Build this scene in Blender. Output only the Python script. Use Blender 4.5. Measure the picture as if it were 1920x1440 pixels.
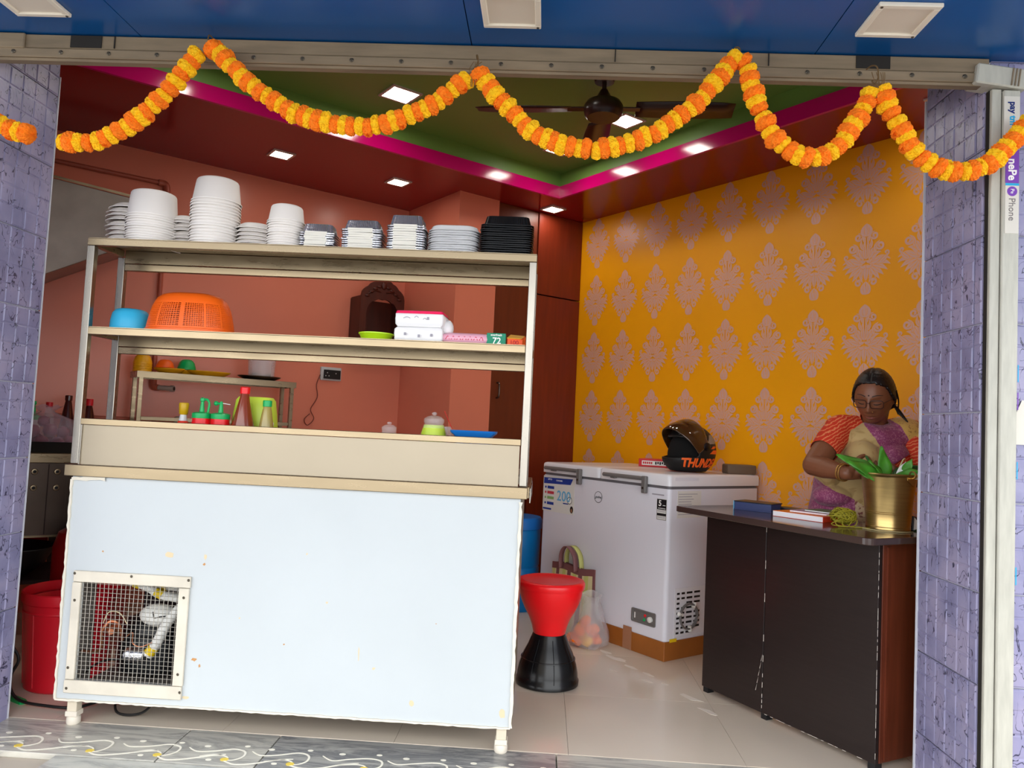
import bpy, bmesh, math, random
from math import radians, sin, cos, pi
from mathutils import Vector, Matrix, noise
from mathutils.bvhtree import BVHTree

for o in list(bpy.data.objects):
    bpy.data.objects.remove(o)
SC = bpy.context.scene
COL = SC.collection
rnd = random.Random(11)

# ------------------------------------------------------------------ camera
cam_d = bpy.data.cameras.new('camera')
cam = bpy.data.objects.new('camera', cam_d)
COL.objects.link(cam)
cam_d.sensor_width = 36.0
cam_d.lens = 1450.0 / 1920.0 * 36.0
cam_d.clip_start = 0.05
cam.matrix_world = (Matrix.Translation((0, 0, 1.1)) @ Matrix.Rotation(radians(2.6), 4, 'Z')
                    @ Matrix.Rotation(pi / 2 + radians(3.2), 4, 'X') @ Matrix.Rotation(radians(2.75), 4, 'Z'))
SC.camera = cam
# ------------------------------------------------------------------ sky, exposure
w = bpy.data.worlds.new('sky'); SC.world = w
w.use_nodes = True
bg = w.node_tree.nodes['Background']
bg.inputs[0].default_value = (0.955, 0.98, 1.0, 1)      # even overcast daylight
bg.inputs[1].default_value = 2.6
SC.view_settings.view_transform = 'Standard'
SC.view_settings.look = 'None'
SC.view_settings.gamma = 1.0
SC.view_settings.use_curve_mapping = False
SC.view_settings.exposure = 0.6
LED = 29.0                                             # strength of the square ceiling lamps
try:
    SC.cycles.use_denoising = True
    SC.cycles.max_bounces = 10
    SC.cycles.transparent_max_bounces = 24
    SC.cycles.sample_clamp_indirect = 6.0
except Exception:
    pass

# ------------------------------------------------------------------ materials
def lin(c):
    r = []
    for v in c[:3]:
        v = v / 255.0
        r.append(v / 12.92 if v <= 0.04045 else ((v + 0.055) / 1.055) ** 2.4)
    return (r[0], r[1], r[2], 1.0)

def mat(name, rgb, rough=0.5, metal=0.0, var=0.0, vs=6.0, bump=0.0, bs=60.0, stretch=None,
        trans=0.0, alpha=1.0, emit=0.0, coat=0.0, ior=1.45, spec=None, sss=0.0, rvar=0.0):
    m = bpy.data.materials.new(name)
    m.use_nodes = True
    nt = m.node_tree
    p = nt.nodes['Principled BSDF']
    p.inputs['Base Color'].default_value = lin(rgb)
    p.inputs['Roughness'].default_value = rough
    p.inputs['Metallic'].default_value = metal
    p.inputs['IOR'].default_value = ior
    p.inputs['Transmission Weight'].default_value = trans
    p.inputs['Alpha'].default_value = alpha
    p.inputs['Coat Weight'].default_value = coat
    p.inputs['Coat Roughness'].default_value = 0.08
    if spec is not None:
        p.inputs['Specular IOR Level'].default_value = spec
    if sss:
        p.inputs['Subsurface Weight'].default_value = sss
        p.inputs['Subsurface Radius'].default_value = (0.01, 0.005, 0.003)
    if emit:
        p.inputs['Emission Color'].default_value = lin(rgb)
        p.inputs['Emission Strength'].default_value = emit
    if var or bump or rvar:
        tc = nt.nodes.new('ShaderNodeTexCoord')
        mp = nt.nodes.new('ShaderNodeMapping')
        if stretch:
            mp.inputs['Scale'].default_value = stretch
        nt.links.new(tc.outputs['Object'], mp.inputs[0])
    if var or rvar:
        n = nt.nodes.new('ShaderNodeTexNoise')
        n.inputs['Scale'].default_value = vs
        n.inputs['Detail'].default_value = 6
        nt.links.new(mp.outputs[0], n.inputs['Vector'])
        if var:
            r = nt.nodes.new('ShaderNodeMapRange')
            r.inputs[1].default_value = 0.3; r.inputs[2].default_value = 0.7
            r.inputs[3].default_value = 1.0 - var; r.inputs[4].default_value = 1.0 + var * 0.6
            nt.links.new(n.outputs[0], r.inputs[0])
            h = nt.nodes.new('ShaderNodeHueSaturation')
            h.inputs['Color'].default_value = lin(rgb)
            nt.links.new(r.outputs[0], h.inputs['Value'])
            nt.links.new(h.outputs[0], p.inputs['Base Color'])
        if rvar:
            r2 = nt.nodes.new('ShaderNodeMapRange')
            r2.inputs[1].default_value = 0.3; r2.inputs[2].default_value = 0.7
            r2.inputs[3].default_value = max(0.02, rough - rvar); r2.inputs[4].default_value = rough + rvar
            nt.links.new(n.outputs[0], r2.inputs[0])
            nt.links.new(r2.outputs[0], p.inputs['Roughness'])
    if bump:
        n2 = nt.nodes.new('ShaderNodeTexNoise')
        n2.inputs['Scale'].default_value = bs
        n2.inputs['Detail'].default_value = 4
        nt.links.new(mp.outputs[0], n2.inputs['Vector'])
        b = nt.nodes.new('ShaderNodeBump')
        b.inputs['Strength'].default_value = bump
        b.inputs['Distance'].default_value = 0.004
        nt.links.new(n2.outputs[0], b.inputs['Height'])
        nt.links.new(b.outputs[0], p.inputs['Normal'])
    return m

def ramp(nt, stops):
    r = nt.nodes.new('ShaderNodeValToRGB')
    e = r.color_ramp.elements
    while len(e) < len(stops):
        e.new(0.5)
    for i, (t, c) in enumerate(stops):
        e[i].position = t; e[i].color = lin(c)
    return r

def tile_material():
    """lavender ceramic printed with dark crackle strokes"""
    m = mat('lavender_stone_tile', (140, 140, 176), rough=0.28, bump=0.25, bs=40)
    nt = m.node_tree; p = nt.nodes['Principled BSDF']; L = nt.links
    tc = nt.nodes.new('ShaderNodeTexCoord')
    oi = nt.nodes.new('ShaderNodeObjectInfo')
    n = nt.nodes.new('ShaderNodeTexNoise'); n.inputs['Scale'].default_value = 7; n.inputs['Detail'].default_value = 5
    mx = nt.nodes.new('ShaderNodeMix'); mx.data_type = 'VECTOR'
    mx.inputs[0].default_value = 0.05
    add = nt.nodes.new('ShaderNodeVectorMath'); add.operation = 'ADD'
    sc = nt.nodes.new('ShaderNodeVectorMath'); sc.operation = 'SCALE'; sc.inputs[3].default_value = 7.0
    L.new(oi.outputs['Location'], sc.inputs[0])
    L.new(tc.outputs['Object'], add.inputs[0]); L.new(sc.outputs[0], add.inputs[1])
    L.new(add.outputs[0], n.inputs['Vector'])
    L.new(add.outputs[0], mx.inputs[4]); L.new(n.outputs[1], mx.inputs[5])
    mp = nt.nodes.new('ShaderNodeMapping'); mp.inputs['Rotation'].default_value = (0.5, 0.3, 0.4); mp.inputs['Scale'].default_value = (1.0, 1.0, 0.55)
    L.new(mx.outputs[1], mp.inputs[0])
    v = nt.nodes.new('ShaderNodeTexNoise'); v.inputs['Scale'].default_value = 30; v.inputs['Detail'].default_value = 1.5
    v.inputs['Distortion'].default_value = 0.8
    L.new(mp.outputs[0], v.inputs['Vector'])
    sb = nt.nodes.new('ShaderNodeMath'); sb.operation = 'SUBTRACT'; sb.inputs[1].default_value = 0.5
    ab = nt.nodes.new('ShaderNodeMath'); ab.operation = 'ABSOLUTE'
    L.new(v.outputs[0], sb.inputs[0]); L.new(sb.outputs[0], ab.inputs[0])
    n3 = nt.nodes.new('ShaderNodeTexNoise'); n3.inputs['Scale'].default_value = 20; n3.inputs['Detail'].default_value = 2
    L.new(add.outputs[0], n3.inputs['Vector'])
    mr0 = nt.nodes.new('ShaderNodeMapRange'); mr0.inputs[1].default_value = 0.38; mr0.inputs[2].default_value = 0.50
    mr0.inputs[3].default_value = -0.004; mr0.inputs[4].default_value = 0.017
    L.new(n3.outputs[0], mr0.inputs[0])
    less = nt.nodes.new('ShaderNodeMath'); less.operation = 'SUBTRACT'
    L.new(mr0.outputs[0], less.inputs[0]); L.new(ab.outputs[0], less.inputs[1])
    mr = nt.nodes.new('ShaderNodeMapRange'); mr.inputs[1].default_value = 0.0; mr.inputs[2].default_value = 0.010
    L.new(less.outputs[0], mr.inputs[0])
    base = ramp(nt, [(0.35, (128, 126, 160)), (0.5, (144, 141, 174)), (0.65, (158, 151, 180))])
    L.new(n.outputs[0], base.inputs[0])
    mix = nt.nodes.new('ShaderNodeMix'); mix.data_type = 'RGBA'
    L.new(mr.outputs[0], mix.inputs[0]); L.new(base.outputs[0], mix.inputs[6])
    mix.inputs[7].default_value = lin((62, 60, 84))
    L.new(mix.outputs[2], p.inputs['Base Color'])
    return m

def marble_material(name, a, b, c, sx=1.0):
    m = mat(name, a, rough=0.22)
    nt = m.node_tree; p = nt.nodes['Principled BSDF']; L = nt.links
    tc = nt.nodes.new('ShaderNodeTexCoord')
    oi = nt.nodes.new('ShaderNodeObjectInfo')
    sc = nt.nodes.new('ShaderNodeVectorMath'); sc.operation = 'SCALE'; sc.inputs[3].default_value = 3.7
    L.new(oi.outputs['Location'], sc.inputs[0])
    add = nt.nodes.new('ShaderNodeVectorMath'); add.operation = 'ADD'
    L.new(tc.outputs['Object'], add.inputs[0]); L.new(sc.outputs[0], add.inputs[1])
    mp = nt.nodes.new('ShaderNodeMapping'); mp.inputs['Scale'].default_value = (1.6 * sx, 9, 4); mp.inputs['Rotation'].default_value = (0, 0, 0.12)
    L.new(add.outputs[0], mp.inputs[0])
    n = nt.nodes.new('ShaderNodeTexNoise'); n.inputs['Scale'].default_value = 1.6; n.inputs['Detail'].default_value = 9
    n.inputs['Roughness'].default_value = 0.66; n.inputs['Distortion'].default_value = 1.2
    L.new(mp.outputs[0], n.inputs['Vector'])
    r = ramp(nt, [(0.30, a), (0.47, b), (0.56, c), (0.68, a)])
    L.new(n.outputs[0], r.inputs[0]); L.new(r.outputs[0], p.inputs['Base Color'])
    return m

def cloth_print(name, base, spots, scale=55, thr=0.55, rough=0.8):
    m = mat(name, base, rough=rough)
    nt = m.node_tree; p = nt.nodes['Principled BSDF']; L = nt.links
    tc = nt.nodes.new('ShaderNodeTexCoord')
    n = nt.nodes.new('ShaderNodeTexNoise'); n.inputs['Scale'].default_value = scale; n.inputs['Detail'].default_value = 3
    n.inputs['Distortion'].default_value = 2.6
    L.new(tc.outputs['Object'], n.inputs['Vector'])
    r = ramp(nt, [(thr - 0.05, base), (thr + 0.04, spots)])
    L.new(n.outputs[0], r.inputs[0]); L.new(r.outputs[0], p.inputs['Base Color'])
    p.inputs['Sheen Weight'].default_value = 0.2
    return m

MT = {}
def K(name, *a, **k):
    MT[name] = mat(name, *a, **k)
K('salmon_paint', (222, 128, 102), rough=0.30, var=0.05, vs=2)
K('maroon_paint', (146, 8, 20), rough=0.16, var=0.04, vs=2)
K('magenta_paint', (205, 0, 108), rough=0.14)
K('green_paint', (122, 162, 78), rough=0.4, var=0.05, vs=2)
K('yellow_paint', (255, 172, 6), rough=0.36, var=0.05, vs=2)
K('damask_paint', (226, 176, 160), rough=0.42, metal=0.15)
K('door_brown', (104, 42, 18), rough=0.42, var=0.15, vs=4, stretch=(8, 8, 0.7))
K('door_red_brown', (122, 40, 18), rough=0.40, var=0.15, vs=5, stretch=(8, 8, 0.7))
K('plaster_white', (200, 200, 200), rough=0.8)
K('floor_tile', (224, 210, 192), rough=0.12, var=0.06, vs=1.4)
K('grout', (196, 184, 168), rough=0.9)
K('white_grout', (206, 206, 214), rough=0.8)
K('asphalt', (92, 90, 88), rough=0.9, var=0.1, vs=2)
K('concrete', (182, 180, 176), rough=0.9, var=0.1, vs=2)
K('canopy_blue', (10, 84, 150), rough=0.24, var=0.04, vs=3)
K('seam_dark', (20, 26, 48), rough=0.7)
K('lamp_cream', (232, 222, 204), rough=0.4)
K('lamp_diffuser', (222, 210, 192), rough=0.5)
K('lintel_steel', (138, 120, 96), rough=0.55, metal=0.1, var=0.22, vs=9, stretch=(0.6, 4, 4))
K('guide_white', (186, 183, 170), rough=0.5, var=0.12, vs=14, stretch=(5, 5, 0.8))
K('guide_dark', (34, 30, 26), rough=0.8)
K('screw', (96, 88, 76), rough=0.4, metal=0.8)
K('sticker_white', (214, 208, 196), rough=0.45)
K('sticker_purple', (118, 60, 170), rough=0.4)
K('navy_ink', (16, 40, 110), rough=0.5)
K('cyan_ink', (20, 165, 215), rough=0.5)
K('grey_ink', (120, 112, 110), rough=0.5)
K('led', (255, 250, 240), emit=LED)
K('lamp_trim', (210, 190, 180), rough=0.35)
K('steel', (154, 137, 110), rough=0.3, metal=0.9, var=0.03, vs=9, stretch=(0.8, 5, 5), rvar=0.06)
K('steel_post', (152, 146, 136), rough=0.26, metal=0.9, var=0.03, vs=9, stretch=(5, 5, 0.8), rvar=0.06)
K('steel_panel', (168, 155, 134), rough=0.42, metal=0.55, var=0.04, vs=3)
K('steel_dark', (92, 80, 72), rough=0.3, metal=0.9, var=0.08, vs=8)
K('hood_steel', (138, 128, 120), rough=0.36, metal=0.85, var=0.18, vs=6)
K('white_sheet', (193, 198, 200), rough=0.35, var=0.035, vs=2.2)
K('foam_edge', (222, 214, 198), rough=0.9, bump=0.6, bs=40)
K('frame_cream', (214, 205, 188), rough=0.6, var=0.10, vs=10, bump=0.2, bs=40)
K('rust', (190, 140, 90), rough=0.9)
K('pale_stain', (216, 196, 160), rough=0.8)
K('wire', (190, 184, 172), rough=0.4, metal=0.7)
K('black_metal', (22, 22, 24), rough=0.42)
K('white_pipe', (236, 234, 228), rough=0.55)
K('yellow_tape', (236, 200, 20), rough=0.5)
K('foil', (222, 222, 226), rough=0.2, metal=0.95, bump=0.9, bs=70)
K('copper', (190, 120, 86), rough=0.35, metal=0.8)
K('dust_grey', (120, 112, 104), rough=0.9)
K('blue_lagging', (20, 70, 140), rough=0.6)
K('leg_cream', (214, 202, 180), rough=0.45, var=0.12, vs=12)
K('foot_plastic', (222, 212, 196), rough=0.5)
K('paper_white', (244, 240, 238), rough=0.55, trans=0.0)
K('plate_white', (246, 240, 234), rough=0.5)
K('foil_tray', (212, 212, 216), rough=0.22, metal=0.92, bump=0.35, bs=120)
K('card_white', (240, 236, 224), rough=0.6)
K('clear_plastic', (238, 238, 240), rough=0.2, trans=0.15)
K('black_plastic', (18, 18, 20), rough=0.25)
K('black_mat', (26, 26, 28), rough=0.5)
K('orange_plastic', (252, 104, 20), rough=0.38)
K('sky_plastic', (56, 182, 226), rough=0.42)
K('lime_plastic', (190, 236, 30), rough=0.35)
K('lime_tub', (200, 224, 70), rough=0.4)
K('pink_print', (240, 30, 90), rough=0.4)
K('tissue_wrap', (246, 244, 244), rough=0.32, bump=0.5, bs=22)
K('pink_wrap', (240, 176, 196), rough=0.3, bump=0.7, bs=30)
K('wrap_red_print', (206, 40, 80), rough=0.4)
K('grey_print', (160, 156, 166), rough=0.5)
K('green_card', (0, 140, 104), rough=0.5)
K('orange_card', (248, 90, 20), rough=0.5)
K('yellow_card', (250, 180, 10), rough=0.5)
K('white_ink', (248, 248, 244), rough=0.5)
K('red_ink', (200, 30, 20), rough=0.5)
K('mustard', (200, 160, 10), rough=0.4)
K('red_plastic', (242, 22, 30), rough=0.3)
K('red_tub', (206, 24, 40), rough=0.36)
K('green_plastic', (10, 172, 90), rough=0.35)
K('brown_sauce', (136, 56, 30), rough=0.15, coat=0.6)
K('ketchup_red', (232, 60, 40), rough=0.25)
K('pale_sauce', (170, 150, 80), rough=0.2, coat=0.5)
K('glass', (235, 240, 236), rough=0.05, trans=0.92)
K('dark_sauce', (60, 16, 18), rough=0.15, coat=0.4)
K('blue_plastic', (24, 112, 196), rough=0.4)
K('drum_blue', (0, 120, 190), rough=0.35)
K('yellow_plastic', (236, 170, 20), rough=0.4)
K('pipe_salmon', (176, 88, 66), rough=0.35)
K('pipe_grey', (170, 150, 138), rough=0.5)
K('wood_dark', (76, 26, 12), rough=0.4, var=0.25, vs=8, stretch=(3, 3, 0.6))
K('socket_black', (18, 18, 20), rough=0.35)
K('socket_frame', (190, 186, 184), rough=0.4)
K('cable_brown', (120, 54, 40), rough=0.5)
K('black_cable', (20, 18, 18), rough=0.5)
K('onion', (120, 56, 76), rough=0.45)
K('thin_bag', (196, 176, 196), rough=0.25, alpha=0.30)
K('clear_bag', (236, 232, 236), rough=0.2, alpha=0.30)
K('clear_glass', (240, 245, 244), rough=0.05, alpha=0.20)
K('freezer_white', (230, 229, 238), rough=0.22)
K('freezer_lid', (236, 235, 240), rough=0.25)
K('gasket', (110, 106, 110), rough=0.6)
K('handle_grey', (112, 108, 106), rough=0.45)
K('carton_brown', (160, 94, 36), rough=0.35, var=0.15, vs=5)
K('tape_brown', (168, 118, 88), rough=0.25)
K('ink_black', (20, 20, 24), rough=0.5)
K('ink_blue', (28, 60, 150), rough=0.5)
K('ink_red', (200, 60, 76), rough=0.5)
K('ink_green', (140, 180, 110), rough=0.5)
K('ink_sky', (110, 180, 220), rough=0.5)
K('label_paper', (226, 224, 218), rough=0.6)
K('helmet_black', (20, 20, 20), rough=0.5, bump=0.15, bs=60)
K('helmet_lining', (12, 11, 11), rough=0.95)
K('visor_smoke', (70, 44, 22), rough=0.08, coat=0.6)
K('helmet_orange', (250, 104, 30), rough=0.5)
K('helmet_graphic', (150, 140, 128), rough=0.5)
K('red_box', (214, 44, 54), rough=0.45)
K('box_taupe', (110, 90, 72), rough=0.6)
K('desk_black', (38, 29, 28), rough=0.30, var=0.16, vs=12, stretch=(0.6, 0.6, 8))
K('desk_top', (66, 50, 46), rough=0.12)
K('desk_red', (104, 48, 30), rough=0.28, var=0.25, vs=9, stretch=(5, 5, 0.5))
K('chip_white', (226, 216, 204), rough=0.8)
K('brass', (190, 160, 104), rough=0.3, metal=0.95, var=0.12, vs=18, stretch=(0.5, 0.5, 6))
K('leaf', (72, 142, 42), rough=0.35, var=0.2, vs=20)
K('leaf_dark', (44, 96, 40), rough=0.4, var=0.2, vs=20)
K('leaf_white', (240, 244, 240), rough=0.4)
K('stem_pale', (190, 176, 130), rough=0.5)
K('twine', (150, 140, 30), rough=0.7)
K('diary_blue', (56, 66, 110), rough=0.35)
K('book_black', (30, 26, 34), rough=0.4)
K('page_white', (246, 242, 246), rough=0.6)
K('cover_orange', (242, 120, 40), rough=0.4)
K('cover_red', (232, 66, 40), rough=0.4)
K('cover_green', (96, 132, 84), rough=0.4)
K('marigold_orange', (255, 128, 0), rough=0.8, var=0.14, vs=60)
K('marigold_yellow', (255, 196, 4), rough=0.8, var=0.08, vs=60)
K('thread', (110, 84, 50), rough=0.8)
K('rangoli_white', (250, 244, 226), rough=0.8)
K('rangoli_yellow', (246, 214, 90), rough=0.8)
K('skin', (124, 76, 52), rough=0.42, sss=0.04)
K('lip', (130, 68, 60), rough=0.4)
K('hair', (22, 17, 18), rough=0.36, bump=0.5, bs=30, stretch=(6, 6, 0.8))
K('brow', (30, 20, 18), rough=0.7)
K('eye_white', (200, 190, 180), rough=0.3)
K('spectacle', (60, 34, 30), rough=0.35)
K('gold', (206, 160, 90), rough=0.3, metal=0.8)
K('bag_cream', (222, 210, 160), rough=0.5)
K('bag_stripe', (130, 84, 84), rough=0.5)
K('bag_lime', (206, 204, 120), rough=0.5)
K('gas_red', (140, 12, 20), rough=0.35)
K('fan_brown', (48, 26, 22), rough=0.3)
K('bed_dark', (46, 30, 30), rough=0.7)
MT['tile'] = tile_material()
MT['marble'] = marble_material('grey_marble', (216, 212, 198), (200, 195, 183), (166, 163, 156))
MT['marble_dark'] = marble_material('dark_grey_marble', (196, 193, 186), (168, 166, 160), (126, 126, 127))
MT['marble_pale'] = marble_material('pale_marble', (212, 210, 198), (196, 195, 186), (170, 170, 164))
def striped(name, base, line):
    m = mat(name, base, rough=0.75)
    nt = m.node_tree; p = nt.nodes['Principled BSDF']; L = nt.links
    tc = nt.nodes.new('ShaderNodeTexCoord')
    wv = nt.nodes.new('ShaderNodeTexWave'); wv.bands_direction = 'Z'
    wv.inputs['Scale'].default_value = 26; wv.inputs['Distortion'].default_value = 5.0
    wv.inputs['Detail'].default_value = 2; wv.inputs['Detail Scale'].default_value = 1.6
    mp = nt.nodes.new('ShaderNodeMapping'); mp.inputs['Rotation'].default_value = (0.0, 0.5, 0.0)
    L.new(tc.outputs['Object'], mp.inputs[0]); L.new(mp.outputs[0], wv.inputs['Vector'])
    r = ramp(nt, [(0.70, base), (0.90, line)])
    L.new(wv.outputs[0], r.inputs[0]); L.new(r.outputs[0], p.inputs['Base Color'])
    return m
MT['blouse'] = striped('blouse_red', (204, 50, 22), (226, 130, 84))
def saree_material():
    m = mat('saree', (186, 158, 104), rough=0.7)
    nt = m.node_tree; p = nt.nodes['Principled BSDF']; L = nt.links
    p.inputs['Sheen Weight'].default_value = 0.2
    tc = nt.nodes.new('ShaderNodeTexCoord')
    at = nt.nodes.new('ShaderNodeAttribute'); at.attribute_name = 'zone'
    se = nt.nodes.new('ShaderNodeSeparateColor'); L.new(at.outputs['Color'], se.inputs[0])
    def cloth(base, spots, scale, thr):
        n = nt.nodes.new('ShaderNodeTexNoise'); n.inputs['Scale'].default_value = scale; n.inputs['Detail'].default_value = 3
        n.inputs['Distortion'].default_value = 1.5
        L.new(tc.outputs['Object'], n.inputs['Vector'])
        r = ramp(nt, [(thr - .05, base), (thr + .04, spots)]); L.new(n.outputs[0], r.inputs[0])
        return r.outputs[0]
    col = cloth((186, 158, 104), (170, 140, 88), 16, .6)
    for i, c in enumerate((cloth((136, 54, 98), (170, 104, 128), 100, .56), cloth((206, 164, 84), (150, 104, 50), 60, .62), cloth((204, 176, 140), (130, 70, 60), 44, .58))):
        mr = nt.nodes.new('ShaderNodeMapRange'); mr.inputs[1].default_value = .46; mr.inputs[2].default_value = .54
        L.new(se.outputs[i], mr.inputs[0])
        mx = nt.nodes.new('ShaderNodeMix'); mx.data_type = 'RGBA'
        L.new(mr.outputs[0], mx.inputs[0]); L.new(col, mx.inputs[6]); L.new(c, mx.inputs[7]); col = mx.outputs[2]
    L.new(col, p.inputs['Base Color'])
    return m
MT['saree'] = saree_material()
MT['saree_cream'] = cloth_print('saree_cream', (186, 158, 104), (170, 140, 88), scale=16, thr=0.6)
MT['saree_magenta'] = cloth_print('saree_magenta', (136, 54, 98), (170, 104, 128), scale=100, thr=0.56)
MT['saree_gold'] = cloth_print('saree_gold', (206, 164, 84), (150, 104, 50), scale=60, thr=0.62)
MT['saree_print'] = cloth_print('saree_print', (204, 176, 140), (130, 70, 60), scale=44, thr=0.58)

# ------------------------------------------------------------------ mesh helpers
class MB:
    def __init__(s):
        s.v = []; s.f = []; s.mi = []
    def add(s, vs, fs, mi=0, M=None):
        o = len(s.v)
        if M is not None:
            vs = [M @ Vector(v) for v in vs]
        s.v += [tuple(v) for v in vs]
        s.f += [tuple(i + o for i in f) for f in fs]
        s.mi += [mi] * len(fs)
        return s
    def box(s, a, b, mi=0, M=None):
        x0, y0, z0 = [min(p, q) for p, q in zip(a, b)]; x1, y1, z1 = [max(p, q) for p, q in zip(a, b)]
        vs = [(x0, y0, z0), (x1, y0, z0), (x1, y1, z0), (x0, y1, z0), (x0, y0, z1), (x1, y0, z1), (x1, y1, z1), (x0, y1, z1)]
        return s.add(vs, [(0, 3, 2, 1), (4, 5, 6, 7), (0, 1, 5, 4), (1, 2, 6, 5), (2, 3, 7, 6), (3, 0, 4, 7)], mi, M)
    def prism(s, poly, z0, z1, mi=0, M=None):
        n = len(poly)
        vs = [(x, y, z0) for x, y in poly] + [(x, y, z1) for x, y in poly]
        fs = [tuple(range(n))[::-1], tuple(range(n, 2 * n))]
        fs += [(i, (i + 1) % n, n + (i + 1) % n, n + i) for i in range(n)]
        return s.add(vs, fs, mi, M)
    def lathe(s, prof, n=32, c=(0, 0, 0), mi=0, M=None, sq=None, rx=1.0, ry=1.0, cap=True, a0=0.0):
        """prof: (r, z) from bottom to top; sq: superellipse power for rounded rectangles"""
        vs = []
        for r, z in prof:
            for i in range(n):
                a = a0 + 2 * pi * i / n
                ca, sa = cos(a), sin(a)
                if sq:
                    ca = math.copysign(abs(ca) ** (2 / sq), ca); sa = math.copysign(abs(sa) ** (2 / sq), sa)
                vs.append((c[0] + r * rx * ca, c[1] + r * ry * sa, c[2] + z))
        fs = []
        for k in range(len(prof) - 1):
            for i in range(n):
                j = (i + 1) % n
                fs.append((k * n + i, k * n + j, (k + 1) * n + j, (k + 1) * n + i))
        if cap:
            fs.append(tuple(range(n))[::-1])
            fs.append(tuple(range((len(prof) - 1) * n, len(prof) * n)))
        return s.add(vs, fs, mi, M)
    def tube(s, pts, r, n=8, mi=0, M=None, cap=True):
        pts = [Vector(p) for p in pts]
        rs = r if isinstance(r, (list, tuple)) else [r] * len(pts)
        vs = []; prev = None
        for i, p in enumerate(pts):
            t = (pts[min(i + 1, len(pts) - 1)] - pts[max(i - 1, 0)])
            t = t.normalized() if t.length > 1e-9 else Vector((0, 0, 1))
            if prev is None:
                up = Vector((0, 0, 1)) if abs(t.z) < 0.9 else Vector((1, 0, 0))
                x = t.cross(up).normalized()
            else:
                x = (prev - t * prev.dot(t)).normalized()
            prev = x; y = t.cross(x)
            for k in range(n):
                a = 2 * pi * k / n
                vs.append(p + (x * cos(a) + y * sin(a)) * rs[i])
        fs = []
        for i in range(len(pts) - 1):
            for k in range(n):
                j = (k + 1) % n
                fs.append((i * n + k, i * n + j, (i + 1) * n + j, (i + 1) * n + k))
        if cap:
            fs.append(tuple(range(n))[::-1]); fs.append(tuple(range((len(pts) - 1) * n, len(pts) * n)))
        return s.add(vs, fs, mi, M)
    def ribbon(s, pts, w, d, mi=0, M=None):
        """flat strip of width w along direction-normal in the xy plane, thickness d"""
        n = len(pts); vs = []
        for i, p in enumerate(pts):
            q0 = Vector(pts[max(i - 1, 0)]); q1 = Vector(pts[min(i + 1, n - 1)])
            t = (q1 - q0); t = t.normalized() if t.length else Vector((1, 0, 0))
            nx = Vector((-t.y, t.x, 0)); nx = nx.normalized() if nx.length else Vector((0, 1, 0))
            ww = w[i] if isinstance(w, (list, tuple)) else w
            p = Vector(p)
            vs += [p - nx * ww / 2, p + nx * ww / 2, p + nx * ww / 2 + Vector((0, 0, d)), p - nx * ww / 2 + Vector((0, 0, d))]
        fs = []
        for i in range(n - 1):
            a, b = 4 * i, 4 * i + 4
            for k in range(4):
                fs.append((a + k, a + (k + 1) % 4, b + (k + 1) % 4, b + k))
        fs += [(3, 2, 1, 0), tuple(4 * (n - 1) + k for k in range(4))]
        return s.add(vs, fs, mi, M)
    def sphere(s, c, r, nu=16, nv=10, mi=0, M=None):
        rr = r if isinstance(r, (list, tuple)) else (r, r, r)
        vs = [(c[0], c[1], c[2] - rr[2])]
        for k in range(1, nv):
            t = -pi / 2 + pi * k / nv
            for i in range(nu):
                a = 2 * pi * i / nu
                vs.append((c[0] + rr[0] * cos(t) * cos(a), c[1] + rr[1] * cos(t) * sin(a), c[2] + rr[2] * sin(t)))
        vs.append((c[0], c[1], c[2] + rr[2]))
        fs = [(0, 1 + (i + 1) % nu, 1 + i) for i in range(nu)]
        for k in range(nv - 2):
            for i in range(nu):
                j = (i + 1) % nu
                fs.append((1 + k * nu + i, 1 + k * nu + j, 1 + (k + 1) * nu + j, 1 + (k + 1) * nu + i))
        e = 1 + (nv - 1) * nu
        fs += [(e, e - nu + i, e - nu + (i + 1) % nu) for i in range(nu)]
        return s.add(vs, fs, mi, M)
    def mesh(s, name, smooth=None, bevel=0.0, seg=1, fix=True):
        me = bpy.data.meshes.new(name)
        me.from_pydata(s.v, [], s.f)
        me.polygons.foreach_set('material_index', s.mi)
        if bevel or fix:
            bm = bmesh.new(); bm.from_mesh(me)
            if fix:
                bmesh.ops.recalc_face_normals(bm, faces=bm.faces[:])
            if bevel:
                es = [e for e in bm.edges if len(e.link_faces) == 2 and e.calc_face_angle(0) > 0.6]
                bmesh.ops.bevel(bm, geom=es, offset=bevel, segments=seg, profile=0.5, affect='EDGES', clamp_overlap=True)
            bm.to_mesh(me); bm.free()
        if smooth:
            me.polygons.foreach_set('use_smooth', [True] * len(me.polygons))
            me.set_sharp_from_angle(angle=radians(smooth))
        me.update()
        return me
    def build(s, name, m, parent=None, smooth=None, bevel=0.0, seg=1, loc=None, rot=None, fix=True, kind=None):
        me = s.mesh(name, smooth, bevel, seg, fix)
        return put(name, me, m, parent, loc, rot, kind)

def put(name, me, m=None, parent=None, loc=None, rot=None, kind=None):
    if m is not None and not len(me.materials):
        for k in (m if isinstance(m, (list, tuple)) else [m]):
            me.materials.append(MT[k] if isinstance(k, str) else k)
    o = bpy.data.objects.new(name, me)
    COL.objects.link(o)
    if parent: o.parent = parent
    if loc: o.location = loc
    if rot: o.rotation_euler = rot
    if kind: o['kind'] = kind
    return o

def tag(o, label, cat, group=None):
    o['label'] = label; o['category'] = cat
    if group: o['group'] = group
    return o

def thing(name, label, cat, loc=(0, 0, 0), rz=0.0, group=None, rot=None):
    o = bpy.data.objects.new(name, None)
    COL.objects.link(o)
    o.empty_display_size = 0.05
    o.location = loc
    o.rotation_euler = rot if rot else (0, 0, rz)
    return tag(o, label, cat, group)

def struct(o):
    o['kind'] = 'structure'
    return o

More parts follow.
